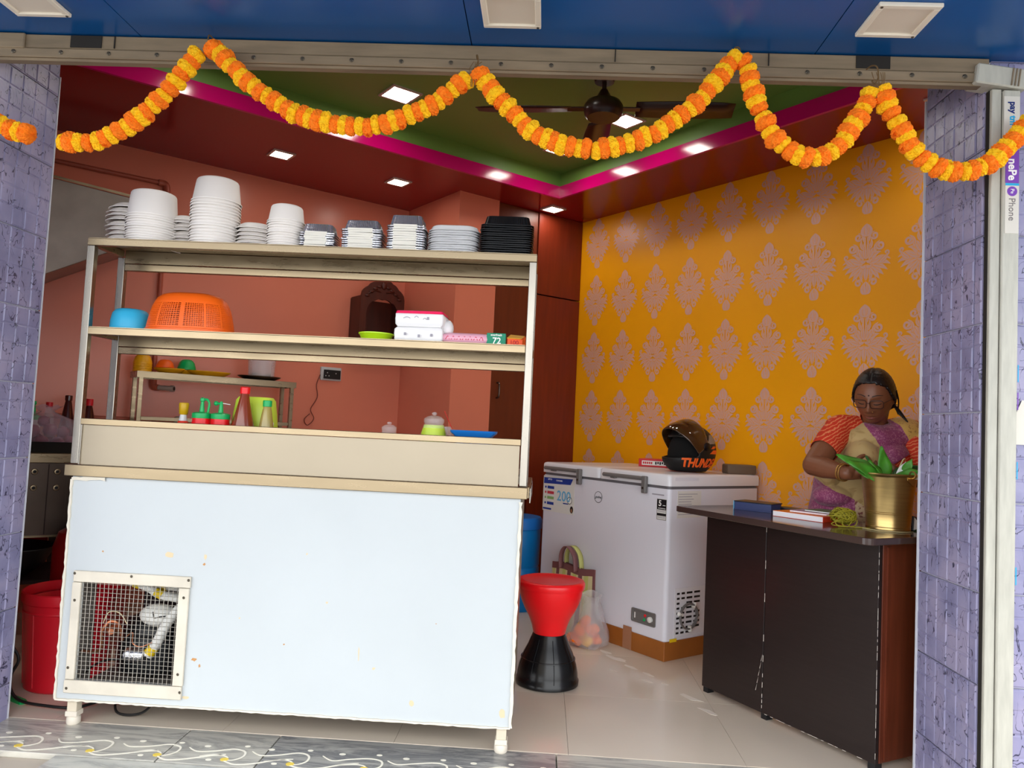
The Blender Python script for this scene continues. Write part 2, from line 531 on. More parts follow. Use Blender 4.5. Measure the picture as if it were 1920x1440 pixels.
def dup(root, loc, rz=None, label=None, group=None, rot=None):
    r = root.copy(); COL.objects.link(r); r.location = loc
    if rz is not None: r.rotation_euler = (0, 0, rz)
    if rot is not None: r.rotation_euler = rot
    if label: r['label'] = label
    if group: r['group'] = group
    for ch in list(root.children):
        c = ch.copy(); COL.objects.link(c); c.parent = r
        for g in list(ch.children):
            d = g.copy(); COL.objects.link(d); d.parent = c
    return r

def text_mesh(body, size, ext=0.0004, shear=0.0, bold=0.0, spacing=1.0, align='CENTER'):
    cu = bpy.data.curves.new('lettering', 'FONT')
    cu.body = body; cu.size = size; cu.extrude = ext; cu.align_x = align; cu.align_y = 'CENTER'
    cu.shear = shear; cu.offset = bold; cu.space_character = spacing; cu.resolution_u = 3
    ob = bpy.data.objects.new('lettering', cu); COL.objects.link(ob)
    dg = bpy.context.evaluated_depsgraph_get(); dg.update()
    me = bpy.data.meshes.new_from_object(ob.evaluated_get(dg))
    bpy.data.objects.remove(ob); bpy.data.curves.remove(cu)
    me.name = 'lettering'
    me.materials.clear()
    return me

def text(body, size, m, parent, loc, rot, sx=1.0, **k):
    me = text_mesh(body, size, **k)
    o = put('lettering', me, m, parent, loc, rot)
    o.scale = (sx, 1, 1)
    return o

TH = radians(38.9)                       # the room stands turned against the shop front
U = Vector((cos(TH), sin(TH), 0)); V = Vector((-sin(TH), cos(TH), 0))
def uv(u, v, z=0.0):
    p = U * u + V * v
    return Vector((p.x, p.y, z))
def smoothpath(pts, n=8):
    """Catmull-Rom through the points"""
    P = [Vector(p) for p in pts]; out = []
    for i in range(len(P) - 1):
        a = P[max(i - 1, 0)]; b = P[i]; c = P[i + 1]; d = P[min(i + 2, len(P) - 1)]
        for k in range(n):
            t = k / n
            out.append(0.5 * ((2 * b) + (c - a) * t + (2 * a - 5 * b + 4 * c - d) * t * t + (3 * b - a - 3 * c + d) * t ** 3))
    out.append(P[-1])
    return out
# ================================================================== ROOM SHELL
def wallbox(name, p0, p1, z0, z1, t, m, parent=None):
    """slab from p0 to p1 (xy), thickness t to the right of the direction"""
    p0 = Vector((p0[0], p0[1])); p1 = Vector((p1[0], p1[1]))
    d = (p1 - p0).normalized(); n = Vector((d.y, -d.x)) * t
    c = p0
    q = [(0, 0), tuple(p1 - c), tuple(p1 + n - c), tuple(n)]
    return MB().prism(q, z0, z1).build(name, m, parent, loc=(c.x, c.y, 0))

def clip(poly, inside):
    out = []
    for i in range(len(poly)):
        a = Vector(poly[i]); b = Vector(poly[(i + 1) % len(poly)])
        fa, fb = inside(a), inside(b)
        if fa >= 0: out.append(a)
        if (fa >= 0) != (fb >= 0):
            out.append(a + (b - a) * (fa / (fa - fb)))
    return out

# floor: a dark bed with one glossy tile per object on it
fl = struct(MB().prism([(-3.4, 2.69), (2.8, 2.69), (2.8, 2.9), (.1, 6.0), (-3.4, 4.3)], -0.30, -0.012).build('floor', 'grout'))
conds = [lambda p: 3.64 - p.dot(U.xy), lambda p: 4.85 - p.dot(V.xy), lambda p: p.dot(U.xy) + 0.3, lambda p: p.y - 2.705]
for i in range(-6, 5):
    for j in range(6):
        x0, y0 = 0.13 + i * 0.6, 2.705 + j * 0.6
        poly = [(x0, y0), (x0 + .5988, y0), (x0 + .5988, y0 + .5988), (x0, y0 + .5988)]
        for c in conds:
            if len(poly) > 2: poly = clip(poly, c)
        if len(poly) > 2:
            c = Vector((x0 + .3, y0 + .3))
            MB().prism([tuple(p - c) for p in map(lambda q: Vector(q), poly)], -0.012, 0.0).build('tile', 'floor_tile', fl, loc=(c.x, c.y, 0))
# paint drips on the floor in front of the freezer
sp = MB()
for k, (u_, v_, s_) in enumerate([(2.76, 2.86, .03), (2.73, 2.74, .045), (2.70, 2.62, .03), (2.69, 2.50, .022), (2.58, 2.62, .02), (2.62, 2.44, .025), (2.66, 2.37, .018), (2.80, 3.0, .02), (2.62, 2.2, .04), (2.56, 2.05, .03)]):
    p = uv(u_, v_)
    pl = []
    for i in range(11):
        a = 2 * pi * i / 11; r_ = s_ * (0.55 + 0.6 * rnd.random())
        q = -V * (cos(a) * r_ * 1.7) + U * (sin(a) * r_ * 0.55)
        pl.append((p.x + q.x, p.y + q.y))
    sp.prism(pl, 0.0002, 0.0009)
sp.build('dried_splash', 'chip_white', fl, kind='stuff')

wb = struct(wallbox('wall_back', uv(2.58, 4.85), uv(-.3, 4.85), 0, 2.9, 0.12, 'salmon_paint'))
wl = struct(wallbox('wall_left', uv(-.3, 4.97), uv(-.3, 3.70), 0, 2.9, 0.12, 'salmon_paint'))
wr = struct(wallbox('wall_right', uv(3.64, .40), uv(3.64, 4.30), 0, 2.9, 0.12, 'yellow_paint'))
struct(MB().prism([tuple(uv(a, b).xy) for a, b in ((2.58, 4.17), (2.89, 4.17), (2.89, 4.97), (2.58, 4.97))], 0, 2.9).build('wall_column', 'salmon_paint'))
struct(wallbox('wall_recess', uv(3.70, 4.30), uv(2.89, 4.30), 0, 2.9, 0.12, 'salmon_paint'))
# brown cupboard doors in the corner
d1 = struct(wallbox('door_1', uv(3.235, 4.19), uv(2.893, 4.19), 0.02, 2.597, 0.04, 'door_brown'))
h = MB().tube(smoothpath([uv(2.955, 4.19, 1.29), uv(2.955, 4.165, 1.30), uv(2.955, 4.165, 1.38), uv(2.955, 4.19, 1.39)], 5), 0.006)
o = h.build('handle', 'steel_dark'); o.parent = d1; o.location = -Vector(d1.location)
o['label'] = 'small metal pull handle'
d2 = struct(wallbox('door_2', uv(3.637, 4.18), uv(3.241, 4.18), 0.02, 2.02, 0.04, 'door_red_brown'))
d3 = struct(wallbox('door_3', uv(3.637, 4.18), uv(3.241, 4.18), 2.03, 2.597, 0.04, 'door_red_brown'))

# front of the building: tiled pillars left and right of the opening, bulkhead above the shutter
pr = struct(MB().box((1.285, 2.33, -.3), (2.8, 2.69, 3.2)).build('wall_front_right', 'white_grout'))
pl_ = struct(MB().box((-3.6, 2.33, -.3), (-1.84, 2.69, 3.2)).build('wall_front_left', 'white_grout'))
struct(MB().box((-1.84, 2.36, 2.31), (1.285, 2.50, 3.2)).build('wall_front_over', 'concrete'))

def stone_tile(wd, ht, seed, cw=.0625, ch=.0655, z0=0.0):
    """one ceramic tile embossed with small stones; lies in the yz plane, faces +x"""
    r = random.Random(seed); b = MB()
    b.box((-.008, 0, 0), (0, wd, ht))
    ny = max(1, round(wd / cw)); nz = max(1, math.ceil((ht - .01) / ch))
    for j in range(nz):
        for i in range(ny):
            y0, y1 = wd * i / ny, wd * (i + 1) / ny
            a, c = j * ch, min((j + 1) * ch, ht)
            if c - a < .012: continue
            g = .0016; q = .005 if c - a > .03 else .004
            hh = .0016 + r.random() * .0016
            tl = (r.random() - .5) * .0012; tz = (r.random() - .5) * .0012
            o4 = [(0, y0 + g, a + g), (0, y1 - g, a + g), (0, y1 - g, c - g), (0, y0 + g, c - g)]
            i4 = [(hh - tl - tz, y0 + q, a + q), (hh + tl - tz, y1 - q, a + q), (hh + tl + tz, y1 - q, c - q), (hh - tl + tz, y0 + q, c - q)]
            b.add(o4 + i4, [(4, 5, 6, 7), (0, 1, 5, 4), (1, 2, 6, 5), (2, 3, 7, 6), (3, 0, 4, 7)])
    return b.mesh('tile', fix=False)
cache = {}
def tile_at(parent, wd, ht, loc, rz):
    k = (round(wd, 3), round(ht, 3))
    if k not in cache: cache[k] = stone_tile(wd, ht, len(cache) + 3)
    return put('tile', cache[k], 'tile', parent, loc, (0, 0, rz))
PT = .2627
for base, px, par, rz in ((.123, -1.84, pl_, 0.0), (.160, 1.285, pr, pi)):
    zs = [(-.02, base)] + [(base + k * PT, base + (k + 1) * PT) for k in range(9)]
    for a, c in zs:
        if a > 2.3: continue
        ht = c - a - .004
        if rz == 0.0:
            for y0, y1 in ((2.332, 2.374), (2.376, 2.69)):
                tile_at(par, y1 - y0 - .002, ht, (px + .008, y0, a + .002), 0)
        else:
            for y0, y1 in ((2.332, 2.374), (2.376, 2.69)):
                tile_at(par, y1 - y0 - .002, ht, (px - .008, y1, a + .002), pi)
    # facing the street
    for a, c in zs:
        ht = c - a - .004
        xs = [1.287 + .377 * k for k in range(4)] if rz else [-1.842 - .377 * (k + 1) for k in range(4)]
        for x0 in xs:
            tile_at(par, .375, ht, (x0, 2.322, a + .002), -pi / 2)
# white edge bead on the corner of each pillar
MB().box((1.271, 2.690, 0), (1.278, 2.697, 2.3)).build('edge_bead', 'white_grout', pr)
MB().box((-1.834, 2.690, 0), (-1.829, 2.694, 2.3)).build('edge_bead', 'white_grout', pl_)

# soffit (maroon) round a recessed tray (green) with a magenta rim
so = MB()
def uvp(l): return [tuple(uv(a, b).xy) for a, b in l]
so.prism(uvp([(-.3, 3.86), (3.64, 3.86), (3.64, 4.97), (-.3, 4.97)]), 2.6, 2.66)
so.prism(uvp([(3.15, .40), (3.64, .40), (3.64, 3.86), (3.15, 3.86)]), 2.6, 2.66)
so.prism([(-2.9, 2.45), (2.5, 2.45), (1.85, 2.75), (-2.5, 2.75)], 2.6005, 2.66)
so.prism(uvp([(-.3, 3.30), (.2, 3.30), (.2, 3.86), (-.3, 3.86)]), 2.6, 2.6595)
cl = struct(so.build('ceiling', 'maroon_paint'))
o = MB().prism([tuple(p) for p in ((-3.0, 2.45), (2.6, 2.45), uv(3.3, 4.1).xy[:], uv(-.2, 4.1).xy[:])], 2.77, 2.83).build('tray_panel', 'green_paint', cl)
b = MB()
b.prism(uvp([(.15, 3.86), (3.15, 3.86), (3.15, 3.90), (.15, 3.90)]), 2.655, 2.775)
b.prism(uvp([(3.15, .5), (3.19, .5), (3.19, 3.86), (3.15, 3.86)]), 2.655, 2.775)
b.prism(uvp([(.15, 3.2), (.19, 3.2), (.19, 3.86), (.15, 3.86)]), 2.655, 2.775)
b.prism([(-2.5, 2.72), (1.9, 2.72), (1.9, 2.75), (-2.5, 2.75)], 2.655, 2.775)
b.build('tray_side', 'green_paint', cl)
b = MB()
b.prism(uvp([(.19, 3.842), (3.15, 3.842), (3.15, 3.86), (.19, 3.86)]), 2.598, 2.677)
b.prism(uvp([(3.132, .99), (3.15, .99), (3.15, 3.842), (3.132, 3.842)]), 2.598, 2.677)
b.build('tray_rim', 'magenta_paint', cl)

# ------------------------------------------------------------------ square ceiling lamps (lit)
def led_lamp(name, label, u, v, z, s, grp):
    t = thing(name, label, 'ceiling light', uv(u, v, z), TH, grp)
    b = MB()
    for a, c in (((-s - .014, -s - .014), (s + .014, -s)), ((-s - .014, s), (s + .014, s + .014)), ((-s - .014, -s), (-s, s)), ((s, -s), (s + .014, s))):
        b.box((a[0], a[1], -.008), (c[0], c[1], -.0005))
    b.build('frame', 'lamp_trim', t)
    MB().box((-s, -s, -.006), (s, s, -.001)).build('diffuser', 'led', t)
g = 'lit square lamps in the shop ceiling'
led_lamp('ceiling_lamp', 'lit square lamp in the green ceiling, left of the fan', 1.77, 3.49, 2.77, .070, g)
led_lamp('ceiling_lamp', 'lit square lamp in the green ceiling, just right of the fan motor', 2.84, 2.95, 2.77, .062, g)
led_lamp('ceiling_lamp', 'lit square lamp in the green ceiling half hidden by the sagging garland', 2.86, 3.52, 2.77, .062, g)
led_lamp('ceiling_lamp', 'lit square lamp in the maroon ceiling above the tallest white tubs', 1.465, 4.335, 2.60, .050, g)
led_lamp('ceiling_lamp', 'lit square lamp in the maroon ceiling above the foil boxes', 2.20, 4.30, 2.60, .050, g)
led_lamp('ceiling_lamp', 'lit square lamp in the maroon ceiling corner behind the black boxes', 3.26, 4.06, 2.60, .050, g)
# the row goes on along the maroon border where the photograph does not look
led_lamp('ceiling_lamp', 'lit square lamp in the maroon border above the yellow wall, near the desk', 3.38, 1.55, 2.60, .050, g)
led_lamp('ceiling_lamp', 'lit square lamp in the green ceiling at the left, behind the shutter beam', .86, 3.45, 2.77, .062, g)
led_lamp('ceiling_lamp', 'lit square lamp in the green ceiling close behind the shutter beam', 1.75, 2.60, 2.77, .062, g)

# ------------------------------------------------------------------ ceiling fan
t = thing('ceiling_fan', 'dark brown ceiling fan hanging from the green ceiling', 'fan', (.205, 3.56, 2.77), 0.0)
MB().lathe([(.045, -.035), (.05, -.02), (.03, 0)], 20).build('canopy_cup', 'fan_brown', t, smooth=40)
MB().lathe([(.011, -.10), (.011, -.02)], 12).build('rod', 'fan_brown', t, smooth=40)
MB().lathe([(.075, -.205), (.088, -.19), (.092, -.17), (.092, -.15), (.080, -.13), (.060, -.12), (.036, -.105), (.024, -.085), (.016, -.07)], 32).build('motor', 'fan_brown', t, smooth=35)
for k, ang in enumerate((radians(176), radians(-36 + 34), radians(92))):
    M = Matrix.Rotation(ang, 4, 'Z')
    b = MB().box((.085, -.022, -.164), (.17, .022, -.158), M=M)
    bl = b.build('blade_arm', 'fan_brown', t, bevel=.002)
    n = 10; vs = []; fs = []
    for i in range(n + 1):
        x = .15 + .45 * i / n; wd = .055 + .012 * sin(pi * i / n) if i < n else .05
        for y, dz in ((-wd, .012), (0, .004), (wd, -.012)):
            vs.append((x, y, -.16 + dz))
    for i in range(n):
        for j in range(2):
            a = i * 3 + j; fs.append((a, a + 3, a + 4, a + 1))
    b2 = MB().add(vs, fs, 0, M)
    bo = b2.build('blade', 'fan_brown', t, smooth=60, fix=False)
    md = bo.modifiers.new('s', 'SOLIDIFY'); md.thickness = .003

# ------------------------------------------------------------------ stencilled damask on the yellow wall
def damask():
    b = MB(); lay = [0]
    def strip(L, R, sx):
        lay[0] += 1; y = -.00003 * (lay[0] // 2)
        m_ = len(L)
        for grow, mi, dy in ((1, 1, 0.0), (0, 0, -.000015)):
            vs = []
            for a_, c_ in zip(L, R):
                e = (a_ - c_); e = e.normalized() * .0017 * grow if e.length > 1e-6 else Vector((0, 0))
                vs.append((sx * (a_.x + e.x), y + dy, a_.y + e.y))
            for a_, c_ in zip(L, R):
                e = (a_ - c_); e = e.normalized() * .0017 * grow if e.length > 1e-6 else Vector((0, 0))
                vs.append((sx * (c_.x - e.x), y + dy, c_.y - e.y))
            b.add(vs, [(i, i + 1, m_ + i + 1, m_ + i)[::sx] for i in range(m_ - 1)], mi)
    def leaf(p0, p1, p2, wd, n=7, pk=.62, vein=True):
        L = []; R = []; C = []
        for i in range(n + 1):
            t_ = i / n
            q = Vector(p0) * (1 - t_) ** 2 + Vector(p1) * 2 * t_ * (1 - t_) + Vector(p2) * t_ ** 2
            d = (Vector(p1) - Vector(p0)) * (1 - t_) + (Vector(p2) - Vector(p1)) * t_
            d = d.normalized() if d.length else Vector((0, 1))
            ww = wd * sin(pi * min(1, max(0, t_) ** pk)) * .5 + .0007
            nn = Vector((-d.y, d.x)) * ww
            L.append(q + nn); R.append(q - nn); C.append((q, Vector((-d.y, d.x))))
        for sx in (1, -1):
            strip(L, R, sx)
            if vein and wd > .014:
                lay[0] += 1; y = -.00003 * (lay[0] // 2) - .000022
                v_ = C[1:-2]; m_ = len(v_)
                vs = [(sx * (q + k * .0009).x, y, (q + k * .0009).y) for q, k in v_] + [(sx * (q - k * .0009).x, y, (q - k * .0009).y) for q, k in v_]
                b.add(vs, [(i, i + 1, m_ + i + 1, m_ + i)[::sx] for i in range(m_ - 1)], 1)
    def curl(c, r, a0, turns, wd, s=1, n=18):
        pts = []
        for i in range(n + 1):
            t_ = i / n
            a = a0 + s * 2 * pi * turns * t_; rr = r * (1 - .8 * t_)
            pts.append(Vector((c[0] + rr * cos(a), c[1] + rr * sin(a))))
        L = []; R = []
        for i, q in enumerate(pts):
            d = (pts[min(i + 1, n)] - pts[max(i - 1, 0)]).normalized()
            ww = wd * (.5 if i < n else .9)
            L.append(q + Vector((-d.y, d.x)) * ww); R.append(q - Vector((-d.y, d.x)) * ww)
        for sx in (1, -1): strip(L, R, sx)
    # bottom bud, its curls, the hanging legs
    leaf((0, 0), (.026, .030), (0, .066), .030)
    curl((.038, .060), .017, radians(70), 1.0, .010, -1); leaf((.050, .074), (.026, .066), (.014, .086), .014)
    leaf((.006, .150), (.040, .112), (.016, .058), .024); leaf((.020, .150), (.056, .118), (.047, .072), .016)
    leaf((.003, .150), (.010, .10), (.002, .070), .014)
    # side fronds
    for e, wd in (((.070, .072), .024), ((.090, .090), .024), ((.110, .112), .024), ((.124, .138), .026), ((.124, .163), .022)):
        leaf((.016, .150), (e[0] * .62, e[1] + .036), e, wd, pk=.9)
    leaf((.066, .150), (.104, .170), (.112, .200), .020); curl((.104, .198), .012, radians(-70), .9, .009)
    leaf((.012, .156), (.05, .162), (.088, .184), .028)
    # upper leaves and scrolls
    leaf((.018, .164), (.032, .206), (.076, .206), .034); leaf((.016, .176), (.028, .225), (.054, .234), .026)
    leaf((.046, .20), (.04, .25), (.070, .262), .016); curl((.071, .238), .021, radians(-150), 1.2, .011, 1)
    leaf((.012, .262), (.012, .312), (.044, .312), .014); curl((.042, .292), .019, radians(-160), 1.2, .010, 1)
    leaf((.002, .176), (.018, .22), (.003, .290), .018); leaf((.012, .225), (.034, .25), (.024, .278), .016)
    leaf((0, .170), (.024, .152), (.030, .180), .014); leaf((0, .142), (.022, .13), (.032, .152), .014)
    # top bud
    leaf((0, .292), (.026, .318), (0, .357), .036, pk=.8)
    for i, f in enumerate(b.f):                       # every piece faces the room
        a, c, d = (Vector(b.v[j]) for j in f[:3]); e = Vector(b.v[f[3]])
        if ((d - a).cross(e - c)).y > 0: b.f[i] = f[::-1]
    return b.mesh('damask_motif', fix=False)
dm = damask()
for r_ in range(6):
    for c_ in range(10):
        v_ = 4.012 - .2822 * c_
        z_ = 2.245 - .4055 * r_ - .012 * 0
        o = put('damask_motif', dm, ['damask_paint', 'yellow_paint'], wr)
        q = uv(3.6392, v_, z_) - Vector(wr.location)
        o.location = q; o.rotation_euler = (0, 0, TH - pi / 2)

# ------------------------------------------------------------------ marble threshold
th = struct(MB().box((-3.6, 1.75, -.30), (2.8, 2.70, -.02)).build('trim_1', 'grout'))
for x0, x1, m_ in ((-2.6, -1.18, 'marble'), (-1.176, -.864, 'marble'), (-.86, .086, 'marble_dark'), (.09, 1.27, 'marble'), (1.274, 2.3, 'marble')):
    c = (x0 + x1) / 2
    MB().box((x0 - c, -.128, -.02), (x1 - c, .127, 0)).build('marble_slab', m_, th, loc=(c, 2.573, 0), bevel=.002)
for x0 in (-2.6, -1.5, -.58, .52, 1.45):
    MB().box((-.455, -.21, -.02), (.455, .21, -.0005)).build('marble_slab', 'marble_pale', th, loc=(x0 + .46, 2.228, 0), bevel=.002)
st = struct(MB().box((-9, -9, -.62), (9, 1.75, -.50)).build('floor_street', 'asphalt'))
struct(MB().box((-3.6, 1.35, -.5), (2.8, 1.75, -.26)).build('trim_2', 'concrete'))

# rangoli chalked along the threshold
b = MB(); by = MB()
def rb(pts, wd=.0070, bb=b):
    sm = smoothpath([(x, y, .0006) for x, y in pts], 6)
    n = len(sm)
    bb.ribbon(sm, [wd * (.45 + .55 * sin(pi * i / (n - 1)) ** .5) for i in range(n)], .0008)
for k in range(-2, 14):
    x = -1.79 + k * .222 + rnd.uniform(-.008, .008); y = 2.462
    J = lambda a, c: (x + a + rnd.uniform(-.003, .003), y + c + rnd.uniform(-.004, .004))
    rb([J(.0, .095), J(.035, .072), J(.09, .085), J(.15, .105), J(.19, .09), J(.197, .055), J(.175, .025), J(.145, .022)])
    rb([J(.06, .035), J(.11, .055), J(.145, .045), J(.16, .022)], .0055)
    rb([J(.145, .02), J(.19, .0), J(.25, .012), J(.31, .045), J(.36, .06)], .0080)
    for dx, dy, r_ in ((.055, .118, .008), (.1, .018, .007), (.18, .13, .007)):
        p = J(dx, dy); b.prism([(p[0] + r_ * 1.4 * cos(a * pi / 4), p[1] + r_ * sin(a * pi / 4)) for a in range(8)], .0003, .001)
    p = J(.15, .026)
    by.prism([(p[0] + .014 * cos(a * pi / 4), p[1] + .012 * sin(a * pi / 4)) for a in range(8)], .0003, .0016)
t = thing('rangoli', 'white chalk rangoli of S-shaped scrolls drawn along the grey marble threshold', 'floor drawing', (0, 0, 0))
b.build('scroll', 'rangoli_white', t); o = by.build('blob', 'rangoli_yellow', t); o['label'] = 'yellow chalk blobs at the curls'

# ------------------------------------------------------------------ blue canopy with unlit lamps
t = thing('canopy', 'blue panelled canopy soffit above the shop front', 'canopy', (0, 2.31, 2.265))
xs = [-3.40, -2.36, -1.318, -.278, .760, 1.80, 2.84]
for a, c in zip(xs, xs[1:]):
    MB().box((a + .0015, -2.05, 0), (c - .0015, .05, .012)).build('panel', 'canopy_blue', t)
MB().box((-3.40, -2.05, .013), (2.84, .05, .06)).build('backing', 'seam_dark', t)
MB().box((-3.40, -2.07, -.04), (2.84, -2.052, .5)).build('fascia', 'canopy_blue', t)
for nm, x in (('leftmost of the three', -1.545), ('centre one of three above the shutter beam', -.147), ('nearest the right end, above the phone stickers', .911)):
    l = thing('canopy_lamp', 'unlit cream square lamp under the blue canopy, ' + nm, 'ceiling light', (x, 2.095, 2.265), 0, 'unlit lamps under the canopy')
    b = MB(); s = .083; q = .066
    for a, c in (((-s, -s), (s, -q)), ((-s, q), (s, s)), ((-s, -q), (-q, q)), ((q, -q), (s, q))):
        b.box((a[0], a[1], -.012), (c[0], c[1], -.0003))
    b.build('frame', 'lamp_cream', l, bevel=.002)
    MB().box((-q, -q, -.006), (q, q, -.001)).build('diffuser', 'lamp_diffuser', l)
    for sx, sy in ((-1, -1), (1, 1)):
        MB().lathe([(.004, -.014), (.004, -.012)], 8, (sx * .074, sy * .074, 0)).build('screw', 'screw', l)

# ------------------------------------------------------------------ rolling shutter: beam over the opening and its side guide
t = thing('shutter_beam', 'grey-brown worn steel shutter beam screwed across the top of the opening', 'shutter beam', (0, 2.30, 0))
MB().box((-1.84, 0, 2.219), (1.27, .05, 2.262)).build('upper_rail', 'lintel_steel', t, bevel=.002)
MB().box((-1.84, -.004, 2.188), (1.27, .03, 2.2165)).build('lower_rail', 'lintel_steel', t, bevel=.002)
MB().box((-1.84, .004, 2.179), (1.285, .030, 2.1875)).build('slat_edge', 'lintel_steel', t)
me = MB().lathe([(.006, 0), (.007, .002), (.004, .004)], 10).mesh('screw')
for k in range(20):
    x = -1.72 + k * .1535
    if x < 1.24: put('screw', me, 'screw', t, (x, -.004, 2.203), (pi / 2, 0, 0))
for x in (-1.49, .93):
    MB().box((x - .05, -.003, 2.222), (x + .05, 0, 2.260)).build('slot', 'guide_dark', t)
for x in (-1.70, -1.40, .62, .16):
    MB().box((x, -.0035, 2.222), (x + .003, 0, 2.26)).build('seam', 'guide_dark', t)
MB().box((-1.84, -.01, 2.214), (-1.685, .05, 2.262)).build('end_cover', 'lintel_steel', t, bevel=.003)
M_ = Matrix.Translation((1.30, 0, 2.203)) @ Matrix.Rotation(radians(7), 4, 'Y')
MB().box((-.075, -.018, -.030), (.075, .05, .030), M=M_).build('end_cover', 'guide_white', t, bevel=.004)
for i in range(3):
    MB().box((.028 + i * .01 - .003, -.022, -.026), (.028 + i * .01, .0, .026), M=M_).build('rib', 'lintel_steel', t)

t = thing('shutter_guide', 'white painted steel shutter guide post right of the opening, with payment stickers', 'shutter guide', (1.279, 2.30, 0))
MB().box((-.002, .012, -.02), (.0, .028, 2.17)).build('slot', 'guide_dark', t)
MB().box((0.0, 0, -.02), (.028, .03, 2.17)).build('post', 'guide_white', t, bevel=.002)
MB().box((.0295, -.008, -.02), (.078, .03, 2.165)).build('cover_strip', 'guide_white', t, bevel=.003)
MB().box((.027, .002, -.02), (.031, .01, 2.16)).build('crack', 'guide_dark', t)
s1 = MB().box((.030, -.0095, 1.99), (.075, -.008, 2.145)).build('sticker', 'sticker_white', t)
# vertical lettering reads downward: navy "pay", cyan "tm"
text('pay', .026, 'navy_ink', s1, (.055, -.0100, 2.111), (pi / 2, pi / 2, 0), bold=.0008)
text('tm', .026, 'cyan_ink', s1, (.055, -.0100, 2.072), (pi / 2, pi / 2, 0), bold=.0008)
s2 = MB().box((.036, -.0095, 1.885), (.075, -.008, 1.985)).build('sticker', 'sticker_purple', t)
text('nePe', .033, 'white_ink', s2, (.0545, -.0100, 1.925), (pi / 2, pi / 2, 0), bold=.0008)
s3 = MB().box((.036, -.0096, 1.735), (.075, -.008, 1.884)).build('sticker', 'sticker_white', t)
MB().box((.036, -.0098, 1.877), (.075, -.0096, 1.884)).build('border', 'cyan_ink', s3)
c_ = MB().lathe([(.0145, 0), (.0145, .0004)], 24).build('emblem', 'sticker_purple', s3, loc=(.0555, -.0097, 1.860), rot=(pi / 2, 0, 0))
text('Pe', .015, 'white_ink', s3, (.0555, -.0104, 1.860), (pi / 2, pi / 2, 0))
text('Phone', .027, 'grey_ink', s3, (.0545, -.0100, 1.806), (pi / 2, pi / 2, 0))
for z, m_ in ((1.30, 'cyan_ink'), (1.22, 'sticker_purple'), (1.02, 'cyan_ink'), (.72, 'cyan_ink')):
    MB().box((.0785, -.0085, z), (.081, -.007, z + .05)).build('sticker_scrap', m_, t)
t = tag(MB().prism([(0, 0), (.11, 0), (.12, .06), (.09, .12), (.02, .13), (-.01, .06)], 0, .0012).build('torn_sticker', 'sticker_white', loc=(1.364, 2.3155, 1.12), rot=(pi / 2, 0, 0)), 'torn beige sticker on the lavender tiles right of the shutter guide', 'sticker')
# ================================================================== SERVING COUNTER
X0, X1, YF, YB, YC = -1.660, -.054, 2.66, 2.885, 3.22
ct = thing('serving_counter', 'white serving counter with a steel two-shelf rack on top and a mesh grille', 'counter', (0, 0, 0))
# posts and rails of the rack
for x in (X0, X1 - .026):
    MB().box((x, YF, .900), (x + .026, YF + .026, 1.676)).build('post', 'steel_post', ct, bevel=.0015)
for x in (X0, X1 - .026):
    MB().box((x, YB - .026, .862), (x + .026, YB, 1.676)).build('post', 'steel_post', ct, bevel=.0015)
for z in (1.677, 1.358):
    f0 = X0 if z > 1.5 else X0 + .0265
    f1 = X1 if z > 1.5 else X1 - .0265
    sh = MB().box((f0 + .002, YF + .002, z + .0255), (f1 - .002, YB - .002, z + .028)).build('shelf', 'steel', ct)
    MB().box((f0, YF - .0005, z), (f1, YF + .025, z + .025)).build('front_rail', 'steel', ct, bevel=.0015)
    MB().box((X0 + .027, YB - .026, z - .023), (X1 - .027, YB - .003, z + .0250)).build('back_rail', 'steel', ct, bevel=.0015)
    MB().box((X0 + .027, YB - .024, z - .050), (X1 - .027, YB - .001, z - .0245)).build('back_rail', 'steel', ct, bevel=.0015)
    for x in (X0 + .001, X1 - .026):
        MB().box((x, YF + .027, z), (x + .025, YB - .028, z + .024)).build('side_rail', 'steel', ct, bevel=.0015)
# upstand: steel panel between the two long rails
MB().box((X0 + .0265, YF - .001, 1.038), (X1 - .0265, YF + .024, 1.060)).build('top_rail', 'steel', ct, bevel=.0015)
MB().box((X0 + .030, YF + .008, .898), (X1 - .030, YF + .014, 1.037)).build('upstand_panel', 'steel_panel', ct)
MB().box((X0 + .027, YF + .002, .898), (X0 + .032, YF + .009, 1.037)).build('side_strip', 'steel_post', ct)
MB().box((X0 - .012, YF - .012, .857), (X1 + .004, YF + .028, .897)).build('lower_rail', 'steel', ct, bevel=.002)
MB().box((X0 - .012, YF + .029, .857), (X0 + .026, YC, .897)).build('lower_rail', 'steel', ct, bevel=.002)
MB().box((X1 - .026, YF + .029, .857), (X1 + .010, YC, .897)).build('lower_rail', 'steel', ct, bevel=.002)
MB().box((X0 + .027, YF + .03, .905), (X1 - .027, YC, .93)).build('deck', 'steel_panel', ct)
